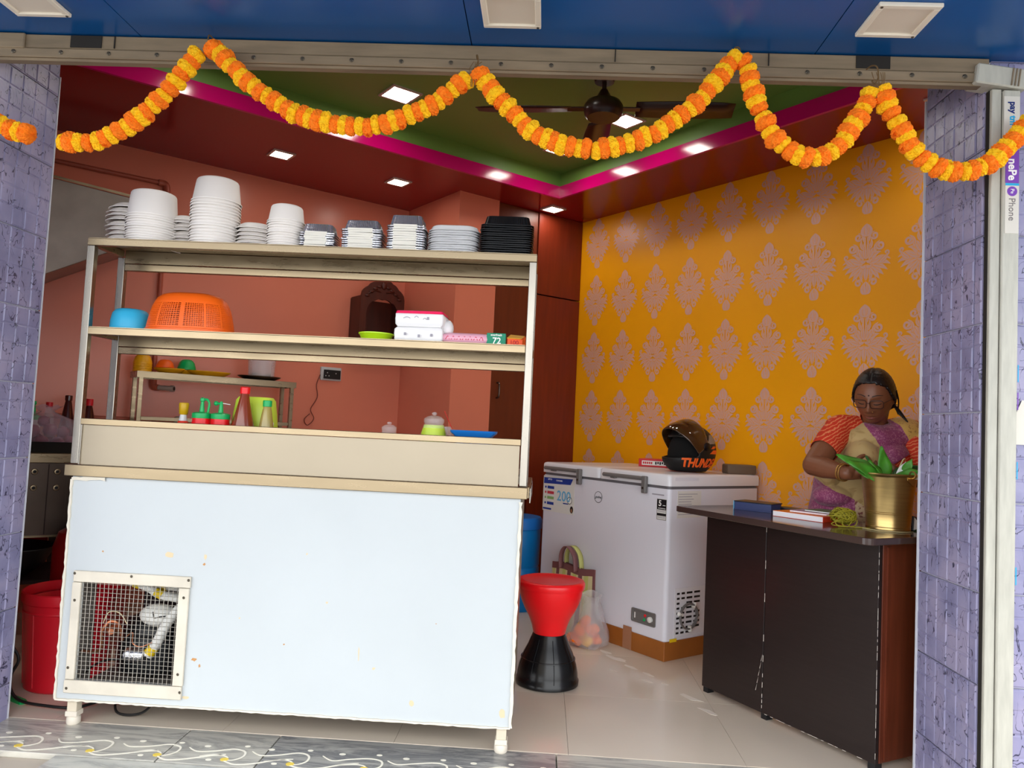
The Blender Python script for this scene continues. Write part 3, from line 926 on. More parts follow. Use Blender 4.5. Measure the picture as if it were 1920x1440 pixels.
# cabinet: front sheet with an opening for the grille
CX0, CX1 = -1.648, -.072
gx0, gx1, gz0, gz1 = -1.585, -1.232, .155, .495
b = MB()
b.box((CX0, YF + .004, .088), (gx0, YF + .016, .8565)); b.box((gx1, YF + .004, .088), (CX1, YF + .016, .8565))
b.box((gx0, YF + .004, gz1), (gx1, YF + .016, .8565)); b.box((gx0, YF + .004, .088), (gx1, YF + .016, gz0))
b.build('front_panel', 'white_sheet', ct)
MB().box((CX1 - .012, YF + .017, .088), (CX1 + .0, YC - .01, .848)).build('side_panel', 'steel_panel', ct)
MB().box((CX0, YF + .017, .60), (CX0 + .012, YC - .01, .848)).build('side_panel', 'steel_panel', ct)
MB().box((CX0, YF + .017, .088), (CX0 + .010, YF + .19, .599)).build('side_panel', 'dust_grey', ct)
MB().box((CX0 + .013, YF + .017, .088), (CX1 - .013, YC - .01, .100)).build('base_panel', 'dust_grey', ct)
MB().box((-1.02, YF + .017, .101), (-1.01, YC - .02, .848)).build('partition', 'dust_grey', ct)
MB().box((-1.630, YC - .03, .101), (-1.021, YC - .02, .848)).build('back_panel', 'bed_dark', ct)
# ragged insulation foam showing along the edges of the front sheet
def ragged(p0, p1, w0, seed):
    r = random.Random(seed); p0 = Vector(p0); p1 = Vector(p1); n = int((p1 - p0).length / .016)
    d = (p1 - p0).normalized(); q = Vector((-d.z, 0, d.x))
    top = []; bot = []
    for i in range(n + 1):
        t = p0 + (p1 - p0) * (i / n)
        top.append(t + q * (w0 * (.35 + r.random() * .65))); bot.append(t - q * (w0 * (.25 + .5 * r.random())))
    m = MB(); vs = []
    for a, c in zip(top, bot):
        e = r.random() * .003
        vs += [a + Vector((0, -.003 - e, 0)), c + Vector((0, -.003 - e, 0)), a + Vector((0, .004, 0)), c + Vector((0, .004, 0))]
    fs = []
    for i in range(n):
        k = 4 * i
        fs += [(k, k + 1, k + 5, k + 4), (k, k + 4, k + 6, k + 2), (k + 1, k + 3, k + 7, k + 5)]
    return m.add(vs, fs)
yf = YF + .002
for a, c, wd, sd in (((CX0, yf, .09), (CX0, yf, .845), .006, 1), ((CX1, yf, .846), (CX1, yf, .09), .008, 2), ((CX1, yf, .089), (CX0, yf, .089), .005, 3), ((CX0, yf, .846), (CX0 + .12, yf, .852), .012, 4)):
    ragged(a, c, wd, sd).build('foam_edge', 'foam_edge', ct, smooth=30)
b = MB()
for x, z, sx, sz in ((-1.28, .60, .018, .012), (-1.155, .60, .005, .012), (-1.158, .575, .005, .005), (-1.17, .25, .010, .006), (-.41, .15, .010, .009), (-.545, .258, .006, .005), (-.72, .47, .004, .004),
                     (-.86, .32, .004, .003), (-.10, .135, .012, .02), (-1.19, .12, .012, .007), (-.60, .30, .002, .03), (-1.02, .40, .003, .003), (-.34, .42, .003, .002), (-1.52, .60, .004, .003), (-.80, .63, .003, .004), (-1.15, .23, .004, .006)):
    pl = []
    for i in range(9):
        a = 2 * pi * i / 9; r_ = .6 + .6 * rnd.random()
        pl.append((x + sx * r_ * cos(a), z + sz * r_ * sin(a)))
    b.add([(p, YF + .0034, q) for p, q in pl] + [(p, YF + .006, q) for p, q in pl], [tuple(range(9))], rnd.choice((0, 0, 1)))
b.build('chipped_spot', ['pale_stain', 'rust'], ct, kind='stuff', fix=False)
# grille: four cream strips, woven wire, screws
for nm, a, c in (('t', (-1.612, .493), (-1.197, .531)), ('b', (-1.617, .114), (-1.203, .158)), ('l', (-1.614, .160), (-1.583, .491)), ('r', (-1.236, .160), (-1.200, .491))):
    MB().box((a[0], YF - .008, a[1]), (c[0], YF + .003, c[1])).build('frame_strip', 'frame_cream', ct, bevel=.002)
b = MB()
for i in range(23):
    x = -1.582 + .0153 * i
    pts = [(x + rnd.uniform(-.0006, .0006), YF + .0046 + (.0008 if k % 2 else -.0008), .156 + .34 * k / 8) for k in range(9)]
    b.tube(pts, .0011, 4)
for i in range(23):
    z = .161 + .0148 * i
    pts = [(-1.585 + .352 * k / 8, YF + .0072 + (.0008 if k % 2 else -.0008), z + rnd.uniform(-.0006, .0006)) for k in range(9)]
    b.tube(pts, .0011, 4)
b.build('wire_mesh', 'wire', ct, kind='stuff')
me = MB().lathe([(.0045, 0), (.005, .001), (.003, .003)], 8).mesh('screw')
for x, z in ((-1.607, .522), (-1.405, .522), (-1.203, .52), (-1.605, .13), (-1.207, .14), (-1.6, .43), (-1.605, .20), (-1.218, .20), (-1.216, .46)):
    put('screw', me, 'screw', ct, (x, YF - .008, z), (pi / 2, 0, 0))
# machinery seen through the wire
cy = YF + .22
MB().lathe([(.080, 0), (.094, .012), (.096, .09), (.092, .12), (.085, .135), (.087, .14), (.089, .15), (.070, .19), (.04, .208)], 28, rx=1.35).build('compressor', 'black_metal', ct, smooth=40, loc=(-1.455, cy + .05, .12))
MB().sphere((-1.387, 2.83, .350), (.068, .05, .040), 18, 10).build('filter_drier', 'white_pipe', ct, smooth=60)
MB().tube([(-1.385, 2.781, .372), (-1.378, 2.778, .350), (-1.360, 2.780, .356), (-1.335, 2.79, .358)], .002, 6).build('lead', 'black_cable', ct)
pp = MB().tube(smoothpath([(-1.27, 2.79, .41), (-1.322, 2.775, .345), (-1.355, 2.770, .270), (-1.385, 2.768, .222)], 5), .0185, 12).build('insulated_pipe', 'white_pipe', ct, smooth=40)
MB().tube([(-1.366, 2.769, .252), (-1.380, 2.7685, .229)], .0200, 12).build('tape_band', 'yellow_tape', pp, smooth=40)
MB().lathe([(.023, -.034), (.026, -.02), (.024, 0), (.026, .02), (.023, .034)], 14).build('foil_wrap', 'foil', ct, smooth=30, loc=(-1.428, 2.762, .222), rot=(0, pi / 2, 0))
pp = MB().tube(smoothpath([(-1.52, 2.82, .474), (-1.434, 2.82, .452), (-1.382, 2.82, .426), (-1.30, 2.82, .415)], 5), .0155, 12).build('insulated_pipe', 'white_pipe', ct, smooth=40)
MB().tube([(-1.398, 2.82, .435), (-1.372, 2.82, .423)], .0170, 12).build('tape_band', 'yellow_tape', pp, smooth=40)
MB().tube([(-1.480, 2.82, .464), (-1.458, 2.82, .4585)], .0170, 12).build('tape_band', 'yellow_tape', pp, smooth=40)
pp = MB().tube([(-1.42, 2.86, .452), (-1.29, 2.86, .447)], .018, 12).build('insulated_pipe', 'white_pipe', ct, smooth=40)
MB().tube([(-1.395, 2.86, .451), (-1.375, 2.86, .450)], .0195, 12).build('tape_band', 'yellow_tape', pp, smooth=40)
MB().lathe([(.026, 0), (.028, .01), (.020, .04), (.010, .06)], 16).build('relay_cap', 'copper', ct, smooth=40, loc=(-1.537, 2.80, .303), rot=(pi / 2, 0, .4))
MB().tube(smoothpath([(-1.63, 2.77, .222), (-1.585, 2.77, .220), (-1.556, 2.765, .240), (-1.551, 2.752, .300), (-1.530, 2.76, .335), (-1.505, 2.78, .320), (-1.500, 2.80, .26)], 6), .0060, 8).build('copper_tube', 'copper', ct, smooth=40)
MB().tube(smoothpath([(-1.548, 2.75, .330), (-1.530, 2.75, .370), (-1.490, 2.75, .369), (-1.460, 2.75, .332)], 6), .002, 6).build('lead', 'pale_stain', ct)
MB().tube(smoothpath([(-1.463, 2.75, .285), (-1.435, 2.745, .304), (-1.432, 2.745, .268), (-1.402, 2.745, .257), (-1.365, 2.75, .272)], 6), .002, 6).build('lead', 'copper', ct)
MB().tube(smoothpath([(-1.63, 2.80, .135), (-1.60, 2.80, .163), (-1.55, 2.80, .186), (-1.50, 2.80, .19)], 6), .004, 6).build('lead', 'black_cable', ct)
MB().box((-1.50, cy + .17, .40), (-1.46, cy + .20, .50)).build('motor_box', 'blue_lagging', ct)
# legs with adjustable feet
for x in (-1.610, -.118):
    for y in (YF + .012, YC - .06):
        lg = MB().box((x, y, .045), (x + .034, y + .034, .087)).build('leg', 'leg_cream', ct, bevel=.0015)
        MB().lathe([(.020, 0), (.023, .004), (.023, .022), (.018, .028)], 20, (x + .017, y + .017, 0)).build('foot', 'foot_plastic', lg, smooth=40)
        MB().box((x - .004, y - .004, .028), (x + .038, y + .038, .046)).build('foot_collar', 'foot_plastic', lg, bevel=.002)
MB().tube(smoothpath([(-1.50, 2.95, .098), (-1.52, 2.84, .045), (-1.49, 2.78, .012), (-1.42, 2.77, .01), (-1.38, 2.80, .03), (-1.37, 2.92, .098)], 7), .0045, 8).build('hanging_cable', 'black_cable', ct, smooth=40)
# the white protective cloth corner sticking to the right-hand side
MB().box((X1 + .011, YF + .05, .84), (X1 + .014, YC - .1, .89)).build('corner_cap', 'steel_post', ct)

ZT, ZM, ZD = 1.7051, 1.3861, .9301
# ================================================================== STACKS ON THE TOP SHELF
ORD = ['lowest'] + [w + ' from the shelf,' for w in ('second', 'third', 'fourth', 'fifth', 'sixth', 'seventh', 'eighth', 'ninth', 'tenth', 'eleventh', 'twelfth', 'thirteenth', 'fourteenth', 'fifteenth')]
def stack(n, pitch, make, x, y, z, name, cat, lab_rest, lab_top, group, jit=.0015, tilt=0.0, seed=0):
    """n alike containers nested on each other; the first is built, the others are copies"""
    r = random.Random(seed); proto = None
    for k in range(n):
        lab = lab_top if k == n - 1 else ORD[k] + ' ' + lab_rest
        loc = (x + r.uniform(-jit, jit), y + r.uniform(-jit, jit), z + pitch * k)
        ro = (r.uniform(-tilt, tilt), r.uniform(-tilt, tilt), r.uniform(-.05, .05) if tilt else 0)
        if proto is None:
            proto = make(name, lab, cat, group); proto.location = loc; proto.rotation_euler = ro
        else:
            dup(proto, loc, label=lab, group=group, rot=ro)

def cupmaker(r_rim, r_base, h, m='plate_white', lip=.004, n=40):
    def f(name, lab, cat, group):
        q = MB().lathe([(r_rim, 0), (r_rim + .0008, lip), (r_rim - .003, lip + .001), (r_rim - .004, lip + .004), (r_base + .004, h - .008), (r_base + .001, h - .003), (r_base - .005, h),
                        (r_base - .012, h - .001), (r_base - .014, h - .006), (.0, h - .006), (.0, h - .008), (r_base - .003, h - .008), (r_rim - .006, lip), (r_rim - .004, 0)], n, cap=False)
        return tag(q.build(name, m, smooth=35), lab, cat, group)
    return f
def platemaker(r, h, m='plate_white', n=36):
    def f(name, lab, cat, group):
        q = MB().lathe([(r, 0), (r + .001, .002), (r - .004, .004), (r * .78, h * .75), (r * .66, h), (0, h), (0, h - .002), (r * .65, h - .002), (r * .76, h * .7), (r - .005, .002), (r - .002, 0)], n, cap=False)
        return tag(q.build(name, m, smooth=35), lab, cat, group)
    return f
yc = 2.775
stack(9, .0165, platemaker(.080, .022), -1.590, 2.80, ZT, 'disposable_plate', 'plate', 'white paper plate in the stack at the rack left end', 'topmost white paper plate of the stack at the left end of the top shelf', 'paper plates at the left end of the top shelf', .004, .045, 1)
stack(12, .0090, cupmaker(.0900, .0745, .096), -1.486, yc - .01, ZT, 'plastic_tub', 'tub', 'white tub nested in the wide short stack', 'topmost upturned white tub of the wide short stack on the top shelf', 'wide tubs in the short stack')
stack(8, .0145, platemaker(.070, .020), -1.370, 2.815, ZT, 'disposable_plate', 'plate', 'white paper plate between the two tub stacks', 'topmost white paper plate between the two stacks of big tubs', 'paper plates between the tub stacks', .004, .05, 2)
stack(16, .0109, cupmaker(.0885, .0705, .088), -1.249, yc - .01, ZT, 'plastic_tub', 'tub', 'white tub nested in the tallest stack', 'topmost upturned white tub of the tallest stack on the top shelf', 'tubs in the tallest stack')
stack(6, .0140, platemaker(.079, .024), -1.098, 2.785, ZT, 'disposable_plate', 'plate', 'white domed plate right of the tallest tubs', 'topmost white domed plate in the low stack right of the tallest tubs', 'domed plates right of the tallest tubs', .002, .02, 3)
stack(12, .0092, cupmaker(.0680, .0530, .063, lip=.003), -.983, yc - .01, ZT, 'plastic_cup', 'cup', 'small white cup in the stack beside the foil boxes', 'topmost small white plastic cup of the stack left of the foil boxes', 'small white cups left of the foil boxes')

def rrect(w, d, r, n=6):
    pts = []
    for cx, cy_, a0 in ((w - r, d - r, 0), (-w + r, d - r, pi / 2), (-w + r, -d + r, pi), (w - r, -d + r, 1.5 * pi)):
        for k in range(n + 1):
            a = a0 + pi / 2 * k / n
            pts.append((cx + r * cos(a), cy_ + r * sin(a)))
    return pts
def loft(levels, closed_top=True):
    """levels: (outline, z) with equal point counts"""
    m = MB(); n = len(levels[0][0]); vs = []
    for pl, z in levels: vs += [(x, y, z) for x, y in pl]
    fs = []
    for k in range(len(levels) - 1):
        for i in range(n):
            j = (i + 1) % n
            fs.append((k * n + i, k * n + j, (k + 1) * n + j, (k + 1) * n + i))
    if closed_top: fs.append(tuple(range((len(levels) - 1) * n, len(levels) * n)))
    return m.add(vs, fs)
def ribbed(w, d, r, z0, z1, taper, nrib=20, amp=.0023):
    """tray wall with pressed vertical ribs"""
    def outline(w_, d_):
        pts = []
        P = rrect(w_, d_, r, 3); tot = len(P)
        for i in range(tot):
            a = Vector(P[i]); c = Vector(P[(i + 1) % tot]); L = (c - a).length; m = max(1, int(L / .004))
            for k in range(m):
                q = a + (c - a) * k / m
                pts.append(q)
        out = []
        for i, q in enumerate(pts):
            t = pts[(i + 1) % len(pts)] - pts[i - 1]; nn = Vector((t.y, -t.x)).normalized()
            out.append(tuple(q + nn * (amp if i % 2 else -amp)))
        return out
    a = outline(w, d)
    sc = lambda f: [(x * f, y * f) for x, y in a]
    return loft([(a, z0), (sc(1 - taper * .9), z1 - .004), (sc(1 - taper), z1)])

def foilmaker(w, d, h):
    def f(name, lab, cat, group):
        t = thing(name, lab, cat, (0, 0, 0), 0, group)
        ribbed(w * .86, d * .86, .016, .004, h, .16).build('tray', 'foil_tray', t, smooth=50, fix=True)
        a = rrect(w, d, .014, 4); c = rrect(w - .010, d - .010, .010, 4)
        q = loft([(c, .002), (a, 0), (a, .004), (rrect(w - .002, d - .002, .013, 4), .0062), (c, .0062)], False)
        q.build('rolled_rim', 'foil_tray', t, smooth=40)
        MB().box((-w * .64, -d - .002, .0005), (w * .56, -d + .012, .0078)).build('card_lid', 'card_white', t)
        return t
    return f
g_ = 'cardboard-lidded foil boxes'
stack(8, .0082, foilmaker(.066, .052, .038), -.853, 2.765, ZT, 'foil_box', 'container', 'card-lidded foil box in the lowest foil stack', 'topmost foil box of the lowest of three foil stacks', 'foil boxes, lowest stack', .002, .012, 4)
stack(10, .0082, foilmaker(.074, .055, .040), -.690, 2.765, ZT, 'foil_box', 'container', 'card-lidded foil box in the middle foil stack', 'topmost bright foil box of the middle one of three foil stacks', 'foil boxes, middle stack', .002, .012, 5)
stack(12, .0084, foilmaker(.070, .056, .045), -.529, 2.765, ZT, 'foil_box', 'container', 'card-lidded foil box in the tallest foil stack', 'topmost foil box of the tallest of three foil stacks', 'foil boxes, tallest stack', .003, .014, 6)

def clearmaker(name, lab, cat, group):
    q = loft([(rrect(.092, .062, .045, 6), 0), (rrect(.094, .064, .046, 6), .003), (rrect(.089, .059, .044, 6), .005), (rrect(.083, .053, .042, 6), .019), (rrect(.078, .048, .04, 6), .022)])
    o = tag(q.build(name, 'clear_plastic', smooth=35), lab, cat, group)
    md = o.modifiers.new('s', 'SOLIDIFY'); md.thickness = .0012
    return o
stack(11, .0085, clearmaker, -.360, 2.77, ZT, 'clear_container', 'container', 'clear container in the stack beside the black boxes', 'topmost clear plastic container of the stack left of the black boxes', 'clear containers left of the black boxes', .002, .006, 7)
def blackmaker(name, lab, cat, group):
    t = thing(name, lab, cat, (0, 0, 0), 0, group)
    ribbed(.084, .056, .022, .004, .036, .10, amp=.0010).build('tray', 'black_plastic', t, smooth=40)
    loft([(rrect(.088, .058, .020, 4), 0), (rrect(.095, .064, .022, 4), .001), (rrect(.095, .064, .022, 4), .0035), (rrect(.088, .058, .02, 4), .005)], False).build('rim', 'black_plastic', t, smooth=40)
    return t
stack(15, .0078, blackmaker, -.168, 2.77, ZT, 'black_box', 'container', 'black meal box in the stack at the right end', 'topmost ribbed black meal box of the stack at the right end of the top shelf', 'black meal boxes at the right end', .001, .004, 8)

# ================================================================== MIDDLE SHELF
q = MB().lathe([(.067, 0), (.069, .004), (.069, .012), (.068, .035), (.063, .062), (.052, .076), (.040, .080), (0, .080)], 40, cap=False)
tag(q.build('bowl', 'sky_plastic', smooth=50, loc=(-1.545, 2.775, ZM)), 'sky blue plastic bowl upside down beside the orange basket', 'bowl')
t = thing('basket', 'orange perforated plastic basket upside down on the middle shelf', 'basket', (-1.318, 2.775, ZM))
# perforated wall: lattice faces with their middles cut out between solid ribs
n = 120; prof = [(.156, .012), (.153, .030), (.149, .050), (.144, .072), (.138, .092), (.130, .110)]
rows = 15; vs = []; fs = []; keep = []
def pr_at(f):
    f *= len(prof) - 1; i = min(int(f), len(prof) - 2); f -= i
    return (prof[i][0] * (1 - f) + prof[i + 1][0] * f, prof[i][1] * (1 - f) + prof[i + 1][1] * f)
for k in range(rows + 1):
    r_, z_ = pr_at(k / rows)
    for i in range(n):
        a = 2 * pi * i / n; ca, sa = cos(a), sin(a)
        ca = math.copysign(abs(ca) ** (2 / 2.5), ca); sa = math.copysign(abs(sa) ** (2 / 2.5), sa)
        vs.append((r_ * ca, r_ * .62 * sa, z_))
for k in range(rows):
    for i in range(n):
        fs.append((k * n + i, k * n + (i + 1) % n, (k + 1) * n + (i + 1) % n, (k + 1) * n + i)); keep.append(i % 10 in (0,) or k in (0, rows - 1))
me = bpy.data.meshes.new('lattice_wall'); me.from_pydata(vs, [], fs)
bm = bmesh.new(); bm.from_mesh(me); bm.faces.ensure_lookup_table()
cut = [f for f, s in zip(bm.faces, keep) if not s]
bmesh.ops.inset_individual(bm, faces=cut, thickness=.0019)
bmesh.ops.delete(bm, geom=cut, context='FACES')
bm.to_mesh(me); bm.free()
o = put('lattice_wall', me, 'orange_plastic', t); md = o.modifiers.new('s', 'SOLIDIFY'); md.thickness = .002
MB().lathe([(.156, .012), (.160, .010), (.161, 0), (.158, 0), (.154, .010)], 72, ry=.62, sq=2.5, cap=False).build('rim', 'orange_plastic', t, smooth=40)
MB().lathe([(.130, .110), (.122, .124), (.106, .137), (.080, .145), (0, .147)], 72, ry=.62, sq=2.5, cap=False).build('base', 'orange_plastic', t, smooth=50)
q = MB().lathe([(.046, 0), (.052, .004), (.060, .024), (.064, .026), (.064, .030), (.060, .030), (.050, .006), (0, .004)], 40, cap=False)
tag(q.build('shallow_bowl', 'lime_plastic', smooth=45, loc=(-.628, 2.775, ZM)), 'lime green shallow plastic bowl on the middle shelf beside the tissue pack', 'bowl')
# tissue pack: two wrapped bundles with a pink lid print
t = thing('tissue_pack', 'white plastic wrapped tissue pack with a pink top on the middle shelf', 'tissue pack', (-.462, 2.775, ZM), radians(-3))
def softbox(w, d, z0, z1, r=.012, puff=.004, seed=0):
    rr = random.Random(seed); L = []
    for k in range(7):
        f = k / 6; z = z0 + (z1 - z0) * f; s = sin(pi * f) * puff; e = -.006 if k in (0, 6) else 0
        L.append(([(x + rr.uniform(-.0012, .0012), y + rr.uniform(-.0012, .0012)) for x, y in rrect(w + s + e, d + s + e, r, 3)], z))
    m = loft(L)
    return m
softbox(.086, .06, 0, .054, r=.006, puff=.0015, seed=1).build('bundle', 'tissue_wrap', t, smooth=60)
up = softbox(.085, .06, .0545, .108, r=.006, puff=.0015, seed=2).build('bundle', 'tissue_wrap', t, smooth=60)
loft([(rrect(.0865, .0615, .008, 3), .101), (rrect(.084, .060, .010, 3), .1105), (rrect(.066, .048, .016, 3), .1135)]).build('pink_top', 'pink_print', t, smooth=60)
MB().sphere((.092, .012, .058), (.022, .03, .034), 10, 8).build('wrap_tail', 'tissue_wrap', t, smooth=50)
b = MB()
for x0, x1, z_ in ((-.055, -.030, .083), (-.015, .0, .086), (.016, .03, .080)):
    b.ribbon(smoothpath([(x0, z_, 0), ((x0 + x1) / 2, z_ + .005, 0), (x1, z_, 0)], 4), .002, .0004, M=Matrix(((1, 0, 0, 0), (0, 0, -1, -.0668), (0, 1, 0, 0), (0, 0, 0, 1))))
for x0, z_ in ((.03, .085), (-.05, .028), (.0, .022), (.045, .026)):
    b.box((x0, -.0672, z_ - .006), (x0 + .008, -.0668, z_ + .004))
b.build('print', 'grey_print', t)
t = thing('wafer_packet', 'pink and white plastic packet lying flat beside the tissue pack', 'packet', (-.297, 2.775, ZM))
softbox(.082, .052, 0, .040, r=.03, puff=.010, seed=5).build('packet', 'pink_wrap', t, smooth=60)
b = MB()
for i in range(7):
    x = -.07 + .02 * i
    b.ribbon(smoothpath([(x, .014, 0), (x + .008, .026, 0), (x + .014, .014, 0)], 4), .0028, .0006, M=Matrix(((1, 0, 0, 0), (0, 0, -1, -.0605), (0, 1, 0, 0), (0, 0, 0, 1))))
b.build('print', 'wrap_red_print', t)
t = thing('staple_box', 'small green cardboard box printed 72 on the middle shelf', 'box', (-.188, 2.745, ZM), radians(2))
MB().box((-.034, -.025, 0), (.034, .025, .044)).build('carton', 'green_card', t, bevel=.0015)
text('72', .031, 'white_ink', t, (.002, -.0256, .016), (pi / 2, 0, 0), bold=.0006)
text('everfresh', .0105, 'white_ink', t, (0, -.0256, .037), (pi / 2, 0, 0), bold=.0002)
t = thing('match_box', 'small orange and yellow cardboard box printed 100 at the right end of the middle shelf', 'box', (-.116, 2.745, ZM), radians(-12))
MB().add([(-.028, -.024, 0), (.028, -.024, 0), (.028, .024, 0), (-.028, .024, 0), (-.028, -.024, .028), (.028, -.024, .024), (.028, .024, .040), (-.028, .024, .044)],
         [(0, 3, 2, 1), (4, 5, 6, 7), (0, 1, 5, 4), (1, 2, 6, 5), (2, 3, 7, 6), (3, 0, 4, 7)]).build('carton', 'orange_card', t, bevel=.001)
MB().add([(-.029, -.0245, .028), (.024, -.0245, .0255), (.024, .025, .041), (-.029, .025, .0455), (-.029, -.0245, .030), (.024, -.0245, .0275), (.024, .025, .043), (-.029, .025, .0475)],
         [(0, 3, 2, 1), (4, 5, 6, 7), (0, 1, 5, 4), (1, 2, 6, 5), (2, 3, 7, 6), (3, 0, 4, 7)]).build('lid_flap', 'yellow_card', t)
text('100', .022, 'red_ink', t, (-.002, -.0246, .012), (pi / 2, 0, 0), bold=.0005)

# ================================================================== ON THE DECK BEHIND THE UPSTAND
def P2(x, y): return (x, y, ZD)
t = thing('mustard_bottle', 'small bottle with a mustard yellow cap behind the counter upstand', 'bottle', P2(-1.362, 2.86))
MB().lathe([(.026, 0), (.028, .01), (.028, .10), (.022, .125), (.016, .135)], 24).build('body', 'ketchup_red', t, smooth=40)
MB().lathe([(.016, .135), (.013, .150), (.012, .158)], 24).build('neck', 'clear_plastic', t, smooth=40)
MB().lathe([(.0125, .158), (.016, .162), (.018, .198), (.016, .203)], 24).build('cap', 'mustard', t, smooth=40)
for x, lab, kind in ((-1.283, 'red squeeze bottle with green nozzle, its nozzle cap hanging in a loop', 0), (-1.211, 'red squeeze bottle with green nozzle turned sideways, beside the tall sauce bottle', 1)):
    t = thing('squeeze_bottle', lab, 'bottle', P2(x, 2.84), 0, 'red squeeze bottles with green nozzles')
    MB().lathe([(.030, 0), (.033, .006), (.034, .120), (.033, .148)], 28).build('body', 'red_plastic', t, smooth=40)
    MB().lathe([(.034, .148), (.0345, .152), (.0345, .166), (.026, .170), (.010, .172)], 28).build('screw_lid', 'green_plastic', t, smooth=35)
    if kind == 0:
        MB().lathe([(.0095, .171), (.0075, .190), (.006, .210), (.009, .213), (.009, .222), (.004, .226)], 16).build('nozzle', 'green_plastic', t, smooth=40)
        MB().tube(smoothpath([(.007, 0, .218), (.018, 0, .218), (.026, 0, .205), (.025, 0, .185), (.023, 0, .170)], 5), .0045, 8).build('cap_strap', 'green_plastic', t, smooth=40)
    else:
        MB().lathe([(.0095, .171), (.0075, .190), (.006, .208), (.004, .214)], 16).build('nozzle', 'green_plastic', t, smooth=40)
        MB().tube([(.003, 0, .206), (-.016, 0, .206)], .004, 8).build('cap_strap', 'green_plastic', t)
        MB().sphere((-.020, 0, .206), .009, 12, 8).build('nozzle_cap', 'green_plastic', t, smooth=50)
        MB().tube([(.006, 0, .207), (.034, 0, .204)], .0016, 6).build('cap_tail', 'white_pipe', t)
def cone_bottle(x, y, r0, zn, rn, zc, body, cap, lab, name='sauce_bottle', z=None, inner=None):
    t = thing(name, lab, 'bottle', (x, y, ZD if z is None else z))
    MB().lathe([(r0 - .004, 0), (r0, .006), (r0, zn * .36), (r0 * .97, zn * .42), (rn * 1.25, zn * .93), (rn, zn)], 28).build('body', body, t, smooth=40)
    MB().lathe([(rn, zn), (rn * 1.22, zn + .001), (rn * 1.25, zn + (zc - zn) * .9), (rn * 1.1, zc)], 20).build('cap', cap, t, smooth=35)
    return t
cone_bottle(-1.126, 2.845, .0475, .246, .0145, .272, 'brown_sauce', 'red_plastic', 'tall cone-shaped bottle of brown sauce with a red cap')
cone_bottle(-1.038, 2.845, .034, .202, .0135, .226, 'pale_sauce', 'green_plastic', 'small cone-shaped bottle of pale green sauce with a green cap')
t = thing('lime_container', 'lime green plastic tub upside down behind the sauce bottles', 'tub', P2(-1.118, 2.94))
MB().lathe([(.084, 0), (.085, .12), (.080, .17), (.072, .225), (.062, .238), (0, .240)], 40, sq=3.0, ry=.7, cap=False).build('tub', 'lime_tub', t, smooth=50)
t = tag(MB().box((-.03, -.001, 0), (.03, .001, .145)).build('price_card', 'paper_white', loc=P2(-1.055, 2.872), rot=(radians(-6), 0, 0)), 'white card standing between the two sauce bottles', 'card')
def glass_jar(x, y, r, h, lab, lime):
    t = thing('glass_jar', lab, 'jar', P2(x, y))
    MB().lathe([(r * .9, 0), (r, .008), (r, h * .62), (r * .80, h * .78), (r * .72, h * .80)], 28).build('jar', 'clear_glass', t, smooth=40)
    MB().lathe([(r * .76, h * .80), (r * .82, h * .82), (r * .82, h * .88), (r * .5, h * .93), (.004, h * .945), (.008, h * .955), (.010, h * .975), (.006, h)], 28).build('lid', 'clear_glass', t, smooth=40)
    if lime:
        MB().lathe([(r * 1.012, h * .34), (r * 1.012, h * .62), (r * .80, h * .775), (r * .5, h * .775)], 28).build('lime_band', 'lime_tub', t, smooth=40)
    else:
        MB().lathe([(r * .92, .01), (r * .92, h * .45)], 28).build('filling', 'card_white', t, smooth=40)
glass_jar(-.579, 2.86, .034, .168, 'small lidded glass jar just showing over the counter upstand', False)
glass_jar(-.413, 2.865, .046, .212, 'larger lidded glass jar with lime green filling', True)
t = tag(MB().lathe([(.090, 0), (.086, .05), (.080, .10), (.068, .138), (.048, .160), (.047, .158), (.066, .136), (.078, .10), (.084, .05), (.088, 0)], 40, cap=False).build('glass_dome', 'clear_glass', smooth=50, loc=P2(-.410, 2.985)), 'clear glass dome cover behind the jar with lime green filling', 'dome')
t = thing('blue_tray', 'blue plastic slotted tray at the right end of the counter deck', 'tray', P2(-.262, 2.87))
loft([(rrect(.060, .05, .012, 3), 0), (rrect(.066, .056, .012, 3), .128), (rrect(.082, .066, .014, 3), .142), (rrect(.084, .068, .014, 3), .150), (rrect(.076, .060, .012, 3), .150), (rrect(.060, .05, .01, 3), .128)]).build('tray', 'blue_plastic', t, smooth=30)
MB().tube([(-.080, -.02, .152), (-.115, .0, .218)], .0014, 6).build('skewer', 'red_ink', t)
# ================================================================== BACK KITCHEN
def T(name, lab, cat, u, v, z, rz=None, group=None):
    return thing(name, lab, cat, uv(u, v, z), TH if rz is None else rz, group)
t = T('cooking_range', 'steel cooking range with round burner knobs along the salmon wall', 'stove', -.25, 4.25, 0)
MB().box((0, 0, .826), (.80, .56, .872)).build('worktop', 'steel', t, bevel=.003)
fp = MB().box((.012, .012, .487), (.788, .018, .825)).build('front_panel', 'steel_dark', t)
MB().box((.012, .012, .476), (.788, .03, .486)).build('lip', 'steel', fp)
MB().box((.68, .008, .49), (.684, .0118, .82)).build('seam', 'bed_dark', fp)
for sx in (.01, .76):
    for sy in (.01, .51):
        MB().box((sx, sy, 0), (sx + .03, sy + .03, .825)).build('leg', 'steel_dark', t)
MB().box((.02, .04, .255), (.78, .54, .27)).build('low_shelf', 'bed_dark', t)
MB().box((.045, .530, .275), (.755, .548, .82)).build('back_panel', 'maroon_paint', t)
me1 = MB().lathe([(.0135, 0), (.0150, .003), (.0125, .007), (.0075, .0075), (.0070, .003)], 20, cap=False).mesh('burner_knob', smooth=40)
me2 = MB().lathe([(.0072, .002), (.0072, .0035)], 16).mesh('knob_hole')
